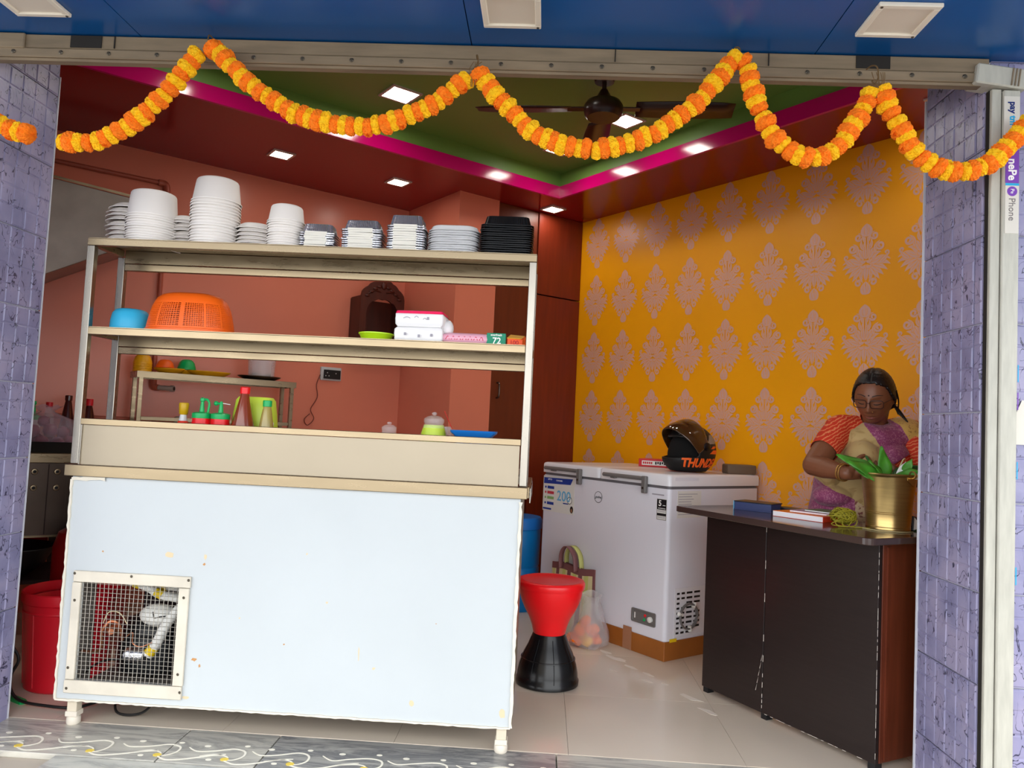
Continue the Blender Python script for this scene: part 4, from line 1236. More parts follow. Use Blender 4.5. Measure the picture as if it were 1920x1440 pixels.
for x in (.625, .718):
    for z in (.785, .709):
        k = put('burner_knob', me1, 'steel', t, (x, .012, z), (pi / 2, 0, 0))
        put('knob_hole', me2, 'ink_black', k, (0, 0, 0))
t = T('wok', 'black iron wok on the low shelf under the cooking range', 'wok', .30, 4.44, .2705)
MB().lathe([(.05, 0), (.11, .018), (.165, .065), (.20, .13), (.208, .145), (.205, .148), (.196, .132), (.160, .068), (.105, .022), (0, .006)], 44, cap=False).build('bowl', 'black_mat', t, smooth=60)
MB().tube(smoothpath([(.19, -.05, .14), (.235, -.03, .155), (.235, .03, .155), (.19, .05, .14)], 6), .008, 8).build('handle', 'black_metal', t, smooth=40)
MB().lathe([(.006, 0), (.010, .003), (.004, .006)], 12, (.198, -.085, .12)).build('rivet', 'steel', t)
# black tray of onions in a clear bag on the range
t = T('black_tray', 'black tray standing on the cooking range under the bag of onions', 'tray', .42, 4.43, .8725)
loft([(rrect(.155, .13, .03, 4), 0), (rrect(.175, .15, .03, 4), .052), (rrect(.165, .14, .03, 4), .052), (rrect(.148, .123, .025, 4), .006)]).build('tray', 'black_mat', t, smooth=40)
for k, (x, y, z, r_) in enumerate([(-.09, -.06, .034, .033), (-.02, -.07, .036, .034), (.05, -.06, .032, .032), (.105, -.02, .034, .034), (-.06, .02, .032, .033), (.01, .01, .034, .034), (.07, .04, .030, .03),
                                   (-.055, -.035, .088, .032), (.02, -.03, .090, .034), (.075, -.01, .084, .030), (-.01, .0, .135, .028)]):
    p = uv(.42 + x, 4.43 + y, .879 + z - .03 + .005)
    o = MB().lathe([(0, -r_ * .92), (r_ * .5, -r_ * .8), (r_ * .95, -r_ * .25), (r_, .1 * r_), (r_ * .75, .68 * r_), (r_ * .3, .95 * r_), (r_ * .12, 1.25 * r_), (0, 1.3 * r_)], 14, cap=False).build('onion', 'onion', smooth=60, loc=(p.x, p.y, p.z + .03), rot=(rnd.uniform(-1, 1), rnd.uniform(-1, 1), 0))
    tag(o, 'red onion in the clear bag on the cooking range', 'onion', 'red onions in the bag on the range')
b = MB(); n = 28; vs = []; lv = [(.135, .0), (.165, .02), (.170, .06), (.155, .105), (.115, .145), (.05, .172), (.028, .185), (.055, .205), (.07, .215)]
for k, (r_, z_) in enumerate(lv):
    for i in range(n):
        a = 2 * pi * i / n
        q = r_ * (1 + .07 * sin(5 * a + k) + .05 * sin(9 * a + 2 * k))
        vs.append((q * cos(a), q * .80 * sin(a), z_ + .006 * sin(7 * a + k)))
fs = [(k * n + i, k * n + (i + 1) % n, (k + 1) * n + (i + 1) % n, (k + 1) * n + i) for k in range(len(lv) - 1) for i in range(n)]
o = b.add(vs, fs).build('onion_bag', 'thin_bag', smooth=60, loc=uv(.42, 4.43, .884), rot=(0, 0, TH))
tag(o, 'clear plastic bag gathered round red onions on the cooking range', 'bag')
# bottles at the back of the range
def uvbottle(u, v, z, r0, zn, rn, zc, body, cap, lab):
    p = uv(u, v)
    return cone_bottle(p.x, p.y, r0, zn, rn, zc, body, cap, lab, z=z)
uvbottle(.452, 4.66, .8725, .036, .215, .013, .243, 'clear_glass', 'red_tub', 'clear glass bottle with a dark red cap rising behind the onion bag')
uvbottle(.535, 4.64, .8725, .040, .255, .014, .283, 'dark_sauce', 'dark_sauce', 'dark bottle on the range mostly hidden by the left rack post')
t = T('squeeze_bottle', 'bottle with a green nozzle lid at the far left behind the onion bag', 'bottle', .384, 4.64, .8725)
MB().lathe([(.030, 0), (.033, .006), (.034, .130), (.033, .150)], 20).build('body', 'clear_plastic', t, smooth=40)
MB().lathe([(.034, .150), (.034, .168), (.012, .176), (.008, .190), (.006, .225), (.010, .23), (.008, .245)], 16).build('nozzle_lid', 'green_plastic', t, smooth=40)
# work table and the small rack standing on it
t = T('work_table', 'steel work table behind the counter, under the small rack', 'table', .60, 4.30, 0)
MB().box((0, 0, .83), (1.50, .53, .87)).build('worktop', 'steel', t, bevel=.003)
for sx in (.01, 1.455):
    for sy in (.01, .485):
        MB().box((sx, sy, 0), (sx + .035, sy + .035, .83)).build('leg', 'steel_dark', t)
uvbottle(.630, 4.62, .8705, .045, .236, .0145, .272, 'dark_sauce', 'red_tub', 'dark sauce bottle with a red cap between the two left rack posts')
t = T('small_rack', 'small steel rack with one shelf against the salmon wall, seen through the counter rack', 'rack', .845, 4.60, .8705)
W_ = .895
for sx in (0.012, W_ - .034):
    for sy in (0, .165):
        MB().box((sx, sy, 0), (sx + .022, sy + .022, .437)).build('leg', 'steel', t, bevel=.001)
MB().box((0, -.003, .437), (W_, .192, .440)).build('shelf', 'steel', t)
for a, c in (((0, -.003, .405), (W_, .0, .4365)), ((0, .189, .405), (W_, .192, .4365)), ((0, .001, .405), (.003, .188, .4365)), ((W_ - .003, .001, .405), (W_, .188, .4365))):
    MB().box(a, c).build('shelf_edge', 'steel', t)
MB().box((.035, .002, .172), (W_ - .035, .020, .192)).build('low_rail', 'steel', t, bevel=.001)
ZR = 1.3111
def rackdish(name, prof, m, u, v, z, lab, cat, group=None, ry=1.0, rot=None):
    o = MB().lathe(prof, 32, cap=False, ry=ry).build(name, m, smooth=45, loc=uv(u, v, ZR + z), rot=rot or (0, 0, TH))
    return tag(o, lab, cat, group)
bowl = lambda r, h: [(r, 0), (r + .001, .004), (r * .96, h * .3), (r * .82, h * .68), (r * .55, h * .94), (r * .3, h), (0, h), (0, h - .002), (r * .5, h * .88), (r * .93, h * .3), (r - .003, 0)]
for k in range(4):
    rackdish('bowl', bowl(.049, .058), 'yellow_plastic', .886, 4.69, .014 * k, 'topmost yellow bowl upside down at the left end of the small rack' if k == 3 else ['lowest', 'second from the shelf,', 'third from the shelf,'][k] + ' yellow bowl at the left end of the small rack', 'bowl', 'yellow bowls on the small rack')
plate = lambda r, h: [(r * .66, 0), (r * .72, .002), (r * .96, h * .8), (r, h), (r, h + .003), (r * .95, h + .002), (r * .7, .006), (0, .005), (0, 0)]
rackdish('plate', plate(.082, .022), 'yellow_plastic', 1.022, 4.668, .004, 'smaller yellow plate on the small rack, under the orange bowl', 'plate', rot=(radians(2), 0, 0))
rackdish('plate', plate(.122, .024), 'yellow_plastic', 1.238, 4.668, 0, 'larger yellow plate on the small rack, beside the steel plate', 'plate', ry=.72)
rackdish('bowl', bowl(.047, .045), 'orange_plastic', 1.00, 4.672, .031, 'orange bowl upside down on the smaller yellow plate', 'bowl')
rackdish('bowl', bowl(.050, .060), 'green_plastic', 1.128, 4.725, .030, 'green bowl upside down behind the yellow plates', 'bowl')
rackdish('saucer', plate(.060, .020), 'yellow_plastic', 1.128, 4.725, .004, 'small yellow saucer under the green bowl', 'saucer')
rackdish('steel_plate', plate(.128, .020), 'steel_dark', 1.535, 4.672, 0, 'dark shiny steel plate at the right end of the small rack', 'plate', ry=.72)
t = T('clear_tub', 'clear plastic tub of steel spoons standing on the steel plate', 'tub', 1.548, 4.68, ZR + .008)
MB().lathe([(.074, 0), (.076, .01), (.084, .165), (.086, .17), (.082, .168), (.073, .012)], 32, cap=False).build('tub', 'clear_bag', t, smooth=40)
for k in range(9):
    a = 2 * pi * k / 9
    tag(MB().sphere((0, 0, 0), (.016, .010, .012), 12, 8).build('spoon', 'steel', smooth=60, loc=uv(1.548 + .05 * cos(a), 4.68 + .05 * sin(a), ZR + .026 + .006 * (k % 3)), rot=(.3 * k, .2, a)), 'shiny steel spoon bowl at the bottom of the clear tub', 'spoon', 'steel spoons in the clear tub')
# hood over the range
t = T('range_hood', 'dull steel hood tapering to the right above the cooking range', 'hood', 0, 4.30, 0)
pl = [(-.28, 2.235), (.88, 2.160), (.88, 2.02), (.60, 1.865), (.356, 1.725), (-.28, 1.40)]
b = MB()
b.add([(x, 0, z) for x, z in pl] + [(x, .54, z) for x, z in pl], [tuple(range(6)), tuple(range(11, 5, -1))] + [(i, (i + 1) % 6, 6 + (i + 1) % 6, 6 + i) for i in range(6)])
b.build('shell', 'hood_steel', t, bevel=.003)
MB().box((-.28, -.004, 0), (.880, -.001, .012), M=Matrix.Translation((0, 0, 2.219)) @ Matrix.Rotation(radians(3.7), 4, 'Y')).build('top_lip', 'steel', t)
# water pipes on the salmon wall
t = T('water_pipe', 'salmon painted water pipe running down the back wall to a grey stub', 'pipe', 0, 4.83, 0)
pp = smoothpath([(.975, 0, 2.38), (.975, 0, 1.9), (.975, 0, 1.5), (.975, 0, 1.26)], 3)
MB().tube([(.0, -.0, 2.425), (.94, 0, 2.425)], .013, 10).build('pipe', 'pipe_salmon', t, smooth=40)
MB().tube(pp, .013, 10).build('pipe', 'pipe_salmon', t, smooth=40)
MB().tube(smoothpath([(.925, 0, 2.425), (.965, 0, 2.420), (.975, 0, 2.375)], 5), .019, 10).build('elbow', 'pipe_salmon', t, smooth=40)
MB().tube(smoothpath([(.975, 0, 1.29), (.978, -.008, 1.238), (1.0, -.03, 1.230)], 5), .019, 10).build('elbow', 'pipe_salmon', t, smooth=40)
MB().tube([(.99, -.02, 1.231), (1.062, -.085, 1.228)], .014, 12).build('stub', 'pipe_grey', t, smooth=40)
MB().tube([(1.055, -.079, 1.228), (1.070, -.092, 1.228)], .018, 12).build('stub_end', 'pipe_grey', t, smooth=40)
MB().tube([(1.069, -.091, 1.228), (1.0705, -.0925, 1.228)], .011, 12).build('bore', 'ink_black', t)
t = T('water_pipe', 'low salmon painted water pipe with a round valve, near the counter top', 'pipe', 0, 4.83, 0)
MB().tube([(-.2, 0, 1.045), (1.10, 0, 1.042)], .012, 10).build('pipe', 'pipe_salmon', t, smooth=40)
for x in (.5, 1.0):
    MB().tube([(x, 0, 1.044), (x + .05, 0, 1.044)], .016, 10).build('coupling', 'pipe_salmon', t, smooth=40)
MB().lathe([(.022, -.02), (.026, -.012), (.026, .012), (.015, .02)], 16).build('valve', 'pipe_grey', t, smooth=40, loc=(1.125, -.012, 1.046), rot=(pi / 2, 0, 0))
# wall socket with a dangling lead
t = T('wall_socket', 'black power socket in a grey frame on the salmon wall', 'socket', 2.062, 4.85, 1.395)
loft([(rrect(.072, .044, .006, 3), 0), (rrect(.072, .044, .006, 3), .014), (rrect(.068, .040, .006, 3), .018)]).build('frame', 'socket_frame', t, rot=(pi / 2, 0, 0), smooth=40)
MB().box((-.054, -.024, -.034), (.064, -.0185, .026)).build('face', 'socket_black', t, bevel=.002)
for x, z in ((-.03, .006), (-.018, -.014), (-.040, -.014), (.03, .004)):
    MB().lathe([(.004, 0), (.004, .001)], 8).build('pin_hole', 'socket_frame', t, loc=(x, -.024, z), rot=(pi / 2, 0, 0))
MB().tube(smoothpath([(-.074, -.01, -.01), (-.095, -.012, -.08), (-.085, -.012, -.16), (-.125, -.012, -.24), (-.10, -.012, -.30), (-.14, -.012, -.345), (-.165, -.012, -.31), (-.13, -.012, -.27)], 6), .0028, 6).build('lead', 'cable_brown', t, smooth=40)
# carved wooden shrine
t = T('wall_shrine', 'dark carved wooden wall shrine with an arched front on the salmon wall', 'shrine', 2.335, 4.85, 1.60)
hw = .160
MB().box((-hw, -.012, 0), (hw, -.001, .32)).build('back_board', 'wood_dark', t)
for s in (-1, 1):
    MB().box((s * hw, -.15, 0), (s * (hw - .014), -.013, .325)).build('side_board', 'wood_dark', t, bevel=.001)
MB().box((-hw - .004, -.160, -.02), (hw + .004, -.001, -.0005)).build('base_board', 'wood_dark', t, bevel=.002)
out = []; inn = []
N = 48
for i in range(N + 1):
    f = i / N; x = -hw + 2 * hw * f
    crest = .345 + .105 * (1 - abs(x / hw) ** 1.7) + .006 * abs(sin(14 * pi * f / 2)) + (.012 * max(0, 1 - abs(x) / .03))
    out.append((x, crest if 0 < i < N else .325))
    a = pi - pi * f
    rx_ = .118; xx = rx_ * cos(a); zz = .205 + .105 * sin(a) ** .9 + .006 * abs(sin(6 * a))
    inn.append((xx, zz))
ou = [(-hw, 0)] + out + [(hw, 0)]; ii = [(-.118, 0)] + inn + [(.118, 0)]
n = len(ou); vs = []
for y in (-.168, -.152):
    vs += [(x, y, z) for x, z in ou] + [(x, y, z) for x, z in ii]
fs = []
for i in range(n - 1):
    fs += [(i, i + 1, n + i + 1, n + i), (2 * n + i + 1, 2 * n + i, 3 * n + i, 3 * n + i + 1), (i + 1, i, 2 * n + i, 2 * n + i + 1), (n + i, n + i + 1, 3 * n + i + 1, 3 * n + i)]
MB().add(vs, fs).build('arched_front', 'wood_dark', t)
b = MB()
b.sphere((0, -.170, .405), (.020, .010, .026), 12, 8)
for s in (-1, 1):
    for k in range(4):
        b.sphere((s * (.035 + .028 * k), -.170, .395 - .014 * k - .003 * k * k), (.018, .008, .009), 10, 6)
    b.tube(smoothpath([(s * .02, -.170, .36), (s * .07, -.170, .365), (s * .12, -.170, .335)], 6), .005, 6)
b.build('carved_crest', 'wood_dark', t, smooth=60)
dr = MB().box((-.095, -.14, 0), (.095, -.04, .05)).build('inner_step', 'wood_dark', t)
MB().box((-.098, -.145, .0505), (.098, -.04, .060)).build('step_top', 'pipe_grey', dr)
# ================================================================== LEFT SIDE BY THE PILLAR
t = thing('waste_bin', 'tall red plastic bin with a raised rim between the pillar and the counter', 'bin', (-1.862, 3.07, 0))
MB().lathe([(.140, 0), (.147, .006), (.168, .325), (.170, .33), (.166, .333), (.164, .33), (.140, .012), (0, .008)], 48, cap=False).build('body', 'red_tub', t, smooth=40)
MB().lathe([(.166, .333), (.174, .335), (.177, .345), (.176, .372), (.171, .376), (.168, .37), (.166, .34)], 48, cap=False).build('rim', 'red_tub', t, smooth=40)
b = MB()
for k in range(10):
    a = 2 * pi * k / 10
    b.tube([(.1465 * cos(a), .1465 * sin(a), .02), (.1645 * cos(a), .1645 * sin(a), .30)], .004, 6)
b.lathe([(.1665, .296), (.1695, .299), (.1698, .303), (.1675, .306)], 48, cap=False)
b.build('rib', 'red_tub', t, smooth=50)
t = tag(MB().tube(smoothpath([(-1.975, 2.80, .29), (-1.93, 2.83, .205), (-1.905, 2.835, .155), (-1.925, 2.83, .10), (-1.915, 2.82, .05), (-1.87, 2.81, .018), (-1.78, 2.80, .010), (-1.655, 2.80, .010), (-1.60, 2.90, .010)], 8), .0055, 8).build('power_cable', 'black_cable', smooth=40), 'black power cable hanging beside the red bin and running under the counter', 'cable')
t = tag(loft([(rrect(.055, .014, .012, 4), 0), (rrect(.056, .015, .013, 4), .008), (rrect(.052, .011, .010, 4), .013)]).build('dustpan_handle', 'green_plastic', smooth=40, loc=(-1.912, 2.85, .0), rot=(0, 0, radians(-28))), 'bright green plastic handle lying on the floor at the foot of the left pillar', 'handle')
t = thing('gas_cylinder', 'red gas cylinder behind the counter, glimpsed through the wire grille', 'gas cylinder', (-2.06, 3.52, 0))
MB().lathe([(.13, 0), (.135, .05), (.15, .07), (.16, .12), (.16, .46), (.14, .53), (.08, .565), (.03, .575)], 36).build('body', 'gas_red', t, smooth=40)
MB().lathe([(.025, .575), (.022, .60), (.03, .605), (.03, .63)], 16).build('valve', 'copper', t, smooth=40)
MB().lathe([(.095, .56), (.10, .60), (.105, .67), (.10, .67), (.095, .60)], 30, cap=False).build('collar', 'gas_red', t, smooth=40)
# ================================================================== MIDDLE FLOOR: stool, drum, bags
t = thing('stool', 'hourglass plastic stool, glossy red upper half and black lower half', 'stool', (.058, 3.435, 0))
MB().lathe([(.128, 0), (.136, .004), (.137, .022), (.132, .030), (.131, .05), (.124, .085), (.108, .13), (.090, .165), (.076, .20), (.070, .215)], 64).build('lower_half', 'black_plastic', t, smooth=50)
b = MB()
for k in range(8):
    a = 2 * pi * (k + .27) / 8
    b.tube([(r_ * cos(a), r_ * sin(a), z_) for r_, z_ in ((.1315, .03), (.1305, .05), (.124, .085), (.108, .13), (.090, .165), (.0765, .20))], .0016, 6)
b.lathe([(.1160, .108), (.1190, .110), (.1180, .113), (.1140, .114)], 64, cap=False)
b.build('moulding_rib', 'black_plastic', t, smooth=50)
MB().lathe([(.069, .2155), (.071, .22), (.078, .25), (.092, .285), (.112, .32), (.128, .355), (.136, .385), (.139, .408), (.139, .410)], 64).build('upper_half', 'red_plastic', t, smooth=50)
MB().lathe([(.139, .410), (.1455, .411), (.148, .420), (.148, .434), (.144, .443), (.136, .446), (.125, .4445), (.11, .440), (.06, .437), (0, .437)], 64, cap=False).build('seat', 'red_plastic', t, smooth=50)
p = uv(2.915, 3.835)
t = thing('drum', 'blue plastic drum standing behind the far end of the freezer', 'drum', (p.x - .01, p.y, 0))
MB().lathe([(.140, 0), (.146, .01), (.150, .25), (.146, .26), (.150, .27), (.152, .478), (.148, .486)], 40).build('body', 'drum_blue', t, smooth=35)
MB().lathe([(.152, .487), (.158, .489), (.159, .54), (.150, .556), (.13, .560), (0, .556)], 40, cap=False).build('lid', 'blue_plastic', t, smooth=40)
# woven carrier bag leaning on the freezer
t = thing('carrier_bag', 'woven plastic carrier bag, cream and maroon striped, leaning on the freezer behind the stool', 'bag', uv(2.872, 3.255), TH, None, (0, 0, TH))
def bagwall():
    m = MB(); ny, nz = 24, 10; vs = []
    for side in (0, 1):
        for k in range(nz + 1):
            z = .355 * k / nz; f = k / nz
            for i in range(ny + 1):
                y = -.185 + .37 * i / ny
                belly = .040 * sin(pi * i / ny) * (1 - f * .75) + .004
                vs.append(((-belly if side == 0 else belly * .55), y * (1 - .04 * f), z + .006 * sin(4 * y * 6)))
    st = (ny + 1) * (nz + 1); fs = []; mi = []
    pat = [1, 0, 0, 2, 2, 0, 1, 1, 0, 2, 2, 0, 1, 1, 0, 2, 2, 0, 0, 1, 1, 0, 2, 0]
    for side in (0, 1):
        for k in range(nz):
            for i in range(ny):
                a = side * st + k * (ny + 1) + i
                fs.append((a, a + 1, a + ny + 2, a + ny + 1)); mi.append(1 if k == nz - 1 else pat[i % 24])
    e = [(i, i + 1, st + i + 1, st + i) for i in range(ny)]
    fs += e; mi += [0] * len(e)
    for k in range(nz):
        for i in (0, ny):
            a = k * (ny + 1) + i; fs.append((a, a + ny + 1, st + a + ny + 1, st + a)); mi.append(1)
    m.v, m.f, m.mi = vs, fs, mi
    return m
bagwall().build('bag_body', ['bag_cream', 'bag_stripe', 'bag_lime'], t, smooth=60)
for x, ms in ((-.028, 'bag_stripe'), (.014, 'bag_lime')):
    pts = smoothpath([(x, .075, .33), (x - .004, .070, .41), (x - .008, .035, .455), (x - .008, -.005, .455), (x - .004, -.045, .41), (x, -.055, .33)], 6)
    m = MB(); vs = []
    for q in pts: vs += [q + Vector((-.016, 0, 0)), q + Vector((.016, 0, 0))]
    m.add(vs, [(2 * i, 2 * i + 1, 2 * i + 3, 2 * i + 2) for i in range(len(pts) - 1)])
    o = m.build('carry_strap', ms, t, smooth=60); md = o.modifiers.new('s', 'SOLIDIFY'); md.thickness = .003

# marigold head, used for the bag and for the garlands
def marigold(r, h, seed, m):
    """ruffled flower head threaded along local z"""
    rr = random.Random(seed); b = MB()
    nu, nv = 44, 13
    vs = []; fs = []
    for k in range(nv + 1):
        t_ = -pi / 2 + pi * k / nv
        for i in range(nu):
            a = 2 * pi * i / nu + (.1 if k % 2 else 0)
            c_ = abs(cos(t_)) ** .55
            f = 1 + (.05 if (i // 2 + k) % 2 else -.05) + rr.uniform(-.06, .06) + .04 * sin(5 * a + seed)
            if k in (0, nv): f = 1
            z = h * (abs(sin(t_)) ** .8) * (1 if t_ > 0 else -1) * (1 + rr.uniform(-.10, .10))
            vs.append((r * c_ * f * cos(a), r * c_ * f * sin(a), z))
    for k in range(nv):
        for i in range(nu):
            fs.append((k * nu + i, k * nu + (i + 1) % nu, (k + 1) * nu + (i + 1) % nu, (k + 1) * nu + i))
    b.add(vs, fs)
    # loose petals standing out of the ruffle
    for k in range(46):
        a = rr.uniform(0, 2 * pi); t_ = rr.uniform(-1.0, 1.0)
        d = Vector((cos(a) * cos(t_), sin(a) * cos(t_), sin(t_) * .6))
        o = Vector((d.x * r * .90, d.y * r * .90, d.z * h * 1.2))
        sd = d.cross(Vector((0, 0, 1))).normalized() * r * .20
        up = Vector((0, 0, 1)) * h * .16
        e = o + d * r * rr.uniform(.10, .20)
        b.add([o - sd * .6, o + sd * .6, e + sd - up * rr.uniform(-1, 1), e - sd + up * rr.uniform(-1, 1)], [(0, 1, 2, 3)])
    me = b.mesh('marigold', fix=False)
    me.polygons.foreach_set('use_smooth', [False for i in range(len(me.polygons))])
    me.materials.append(MT[m])
    return me
MG = {'o': [marigold(.0285, .0165, s, 'marigold_orange') for s in (1, 2, 3)], 'y': [marigold(.0275, .0160, s, 'marigold_yellow') for s in (4, 5, 6)]}
bc = uv(2.765, 3.02)
for k, (x, y, z) in enumerate([(-.055, -.06, .028), (.01, -.075, .03), (.06, -.04, .03), (-.075, .0, .03), (-.01, -.01, .03), (.055, .03, .03), (-.04, .055, .03), (.02, .06, .03), (-.035, -.04, .076), (.03, -.035, .078), (-.02, .03, .078), (.05, .01, .074), (.0, -.005, .118)]):
    o = bpy.data.objects.new('loose_marigold', MG['oyo'[k % 3]][k % 3]); COL.objects.link(o)
    o.location = (bc.x + x * .9, bc.y + y * .9, z); o.rotation_euler = (rnd.uniform(-1, 1), rnd.uniform(-1, 1), 0)
    tag(o, 'loose marigold flower in the clear bag on the floor', 'flower', 'loose marigolds in the floor bag')
n = 32; vs = []
lv = [(.090, .0), (.118, .010), (.122, .045), (.112, .085), (.094, .13), (.070, .18), (.050, .215), (.052, .245), (.062, .262)]
for k, (r_, z_) in enumerate(lv):
    for i in range(n):
        a = 2 * pi * i / n
        q = r_ * (1 + .05 * sin(5 * a + k * .7) + .05 * sin(8 * a + 1.7 * k) + .02 * sin(15 * a))
        vs.append((q * cos(a) + .012 * k * .3, q * .86 * sin(a), max(.0008, z_ + .008 * sin(3 * a + k) * (k > 0))))
fs = [(k * n + i, k * n + (i + 1) % n, (k + 1) * n + (i + 1) % n, (k + 1) * n + i) for k in range(len(lv) - 1) for i in range(n)] + [tuple(range(n))]
o = MB().add(vs, fs).build('plastic_bag', 'clear_bag', smooth=60, loc=(bc.x, bc.y, 0), rot=(0, 0, -.5))
tag(o, 'clear plastic bag of marigolds on the floor beside the freezer', 'bag')

# ================================================================== CHEST FREEZER
t = thing('chest_freezer', 'white two-lid chest freezer on a brown carton base by the yellow wall', 'freezer', uv(2.907, 2.607), TH)
FW, FL = .712, .992
cb = MB().box((-.006, -.006, 0), (FW, FL, .092)).build('carton_base', 'carton_brown', t, bevel=.002)
for y in (.215, .60):
    MB().box((-.0075, y, .001), (-.0062, y + .06, .115)).build('packing_tape', 'tape_brown', cb)
loft([(rrect(FW / 2, FL / 2, .022, 5), .0925), (rrect(FW / 2, FL / 2, .022, 5), .832)]).build('body', 'freezer_white', t, smooth=40, loc=(FW / 2, FL / 2, 0))
loft([(rrect(FW / 2 - .004, FL / 2 - .004, .022, 5), .8325), (rrect(FW / 2 - .004, FL / 2 - .004, .022, 5), .846)]).build('gasket', 'gasket', t, smooth=40, loc=(FW / 2, FL / 2, 0))
for y0, y1 in ((-.004, .499), (.505, FL + .004)):
    c = (y0 + y1) / 2; hl = (y1 - y0) / 2
    lid = loft([(rrect(FW / 2 + .006, hl, .02, 5), .8465), (rrect(FW / 2 + .006, hl, .02, 5), .893), (rrect(FW / 2 + .002, hl - .004, .02, 5), .901), (rrect(FW / 2 - .008, hl - .014, .02, 5), .905)]).build('lid', 'freezer_lid', t, smooth=50, loc=(FW / 2, c, 0))
for y0 in (.64, .142):
    h = MB().tube([(-.026, y0 + .305, .874), (-.026, y0 + .02, .874)], .0105, 12).build('handle', 'handle_grey', t, smooth=40)
    MB().box((-.030, y0 - .004, .800), (-.0065, y0 + .026, .886)).build('bracket', 'handle_grey', h, bevel=.004)
    MB().box((-.027, y0 + .22, .858), (-.0065, y0 + .255, .870)).build('stand_off', 'handle_grey', h, bevel=.002)
    MB().lathe([(.006, 0), (.006, .003)], 12).build('lock', 'steel_dark', h, loc=(-.030, y0 + .012, .826), rot=(0, -pi / 2, 0))
R_F = (pi / 2, 0, -pi / 2)
st_ = MB().box((-.0012, .705, .622), (-.0002, .985, .826)).build('poster', 'label_paper', t)
def fp(y0, y1, z0, z1, m, nm='print', d=.0014, par=None):
    return MB().box((-d - .0004, y0, z0), (-d + .0002, y1, z1)).build(nm, m, par or st_)
MB().add([(-.0016, .98, .815), (-.0016, .72, .822), (-.0016, .74, .788), (-.0016, .98, .780)], [(0, 1, 2, 3)]).build('banner', 'ink_blue', st_, fix=False)
for z, m_ in ((.752, 'ink_blue'), (.722, 'ink_red'), (.692, 'ink_green'), (.660, 'ink_blue')):
    fp(.885, .945, z, z + .016, m_); fp(.955, .968, z + .002, z + .014, m_)
fp(.905, .98, .630, .640, 'ink_blue')
text('200', .082, 'ink_sky', st_, (-.0018, .795, .716), R_F, bold=.001)
fp(.755, .80, .676, .682, 'ink_blue')
MB().lathe([(.017, 0), (.017, .0006)], 20).build('dial', 'white_ink', st_, loc=(-.0016, .743, .700), rot=(0, -pi / 2, 0))
MB().lathe([(.018, 0), (.021, 0), (.021, .0006), (.018, .0006)], 24, cap=False).build('dial_ring', 'ink_black', st_, loc=(-.0016, .743, .700), rot=(0, -pi / 2, 0))
MB().sphere((-.0015, .724, .650), (.0008, .014, .020), 12, 8).build('portrait', 'brow', st_)
MB().sphere((-.0020, .724, .645), (.0008, .007, .011), 12, 8).build('portrait', 'tape_brown', st_)
text('UPTO', .014, 'white_ink', st_, (-.0021, .925, .806), R_F); text('COOLING', .012, 'white_ink', st_, (-.0021, .84, .804), R_F)
# round emblem
em = MB().lathe([(.0285, 0), (.0310, 0), (.0310, .0007), (.0285, .0007)], 36, cap=False).build('emblem', 'ink_black', t, loc=(-.0003, .508, .744), rot=(0, -pi / 2, 0))
text('godrej', .019, 'ink_black', t, (-.0008, .508, .744), R_F, shear=.3)
MB().box((-.0008, .035, .797), (-.0002, .115, .803)).build('print_line', 'grey_print', t)
lb = MB().box((-.0012, .015, .677), (-.0002, .080, .781)).build('warranty_label', 'label_paper', t)
fp(.017, .078, .728, .779, 'ink_black', par=lb); fp(.017, .078, .698, .710, 'ink_black', par=lb)
for a in ((.0165, .018), (.077, .0785)): fp(a[0], a[1], .678, .78, 'ink_black', par=lb)
fp(.017, .078, .678, .680, 'ink_black', par=lb)
text('5', .040, 'white_ink', lb, (-.0024, .058, .758), R_F, bold=.001)
fp(.022, .040, .748, .751, 'white_ink', par=lb, d=.002)
fp(.022, .070, .733, .736, 'white_ink', par=lb, d=.002)
for z in (.722, .717, .692, .687): fp(.022, .074, z, z + .002, 'grey_print', par=lb)
cp = loft([(rrect(.082, .034, .008, 3), 0), (rrect(.082, .034, .008, 3), .006), (rrect(.074, .026, .006, 3), .006), (rrect(.072, .024, .006, 3), .002)]).build('control_panel', 'handle_grey', t, smooth=30, loc=(-.0002, .141, .182), rot=(pi / 2, 0, -pi / 2))
for x, y, m_ in ((.012, .010, 'red_plastic'), (.006, -.012, 'green_plastic')):
    MB().lathe([(.007, .002), (.007, .005), (.004, .007)], 12, (x, y, 0)).build('indicator', m_, cp, smooth=40)
MB().lathe([(.014, .002), (.014, .012), (.010, .014)], 18, (.048, -.002, 0)).build('dial_knob', 'white_pipe', cp, smooth=40)
MB().box((-.062, -.014, .0025), (-.056, .014, .004)).build('scale', 'white_ink', cp)
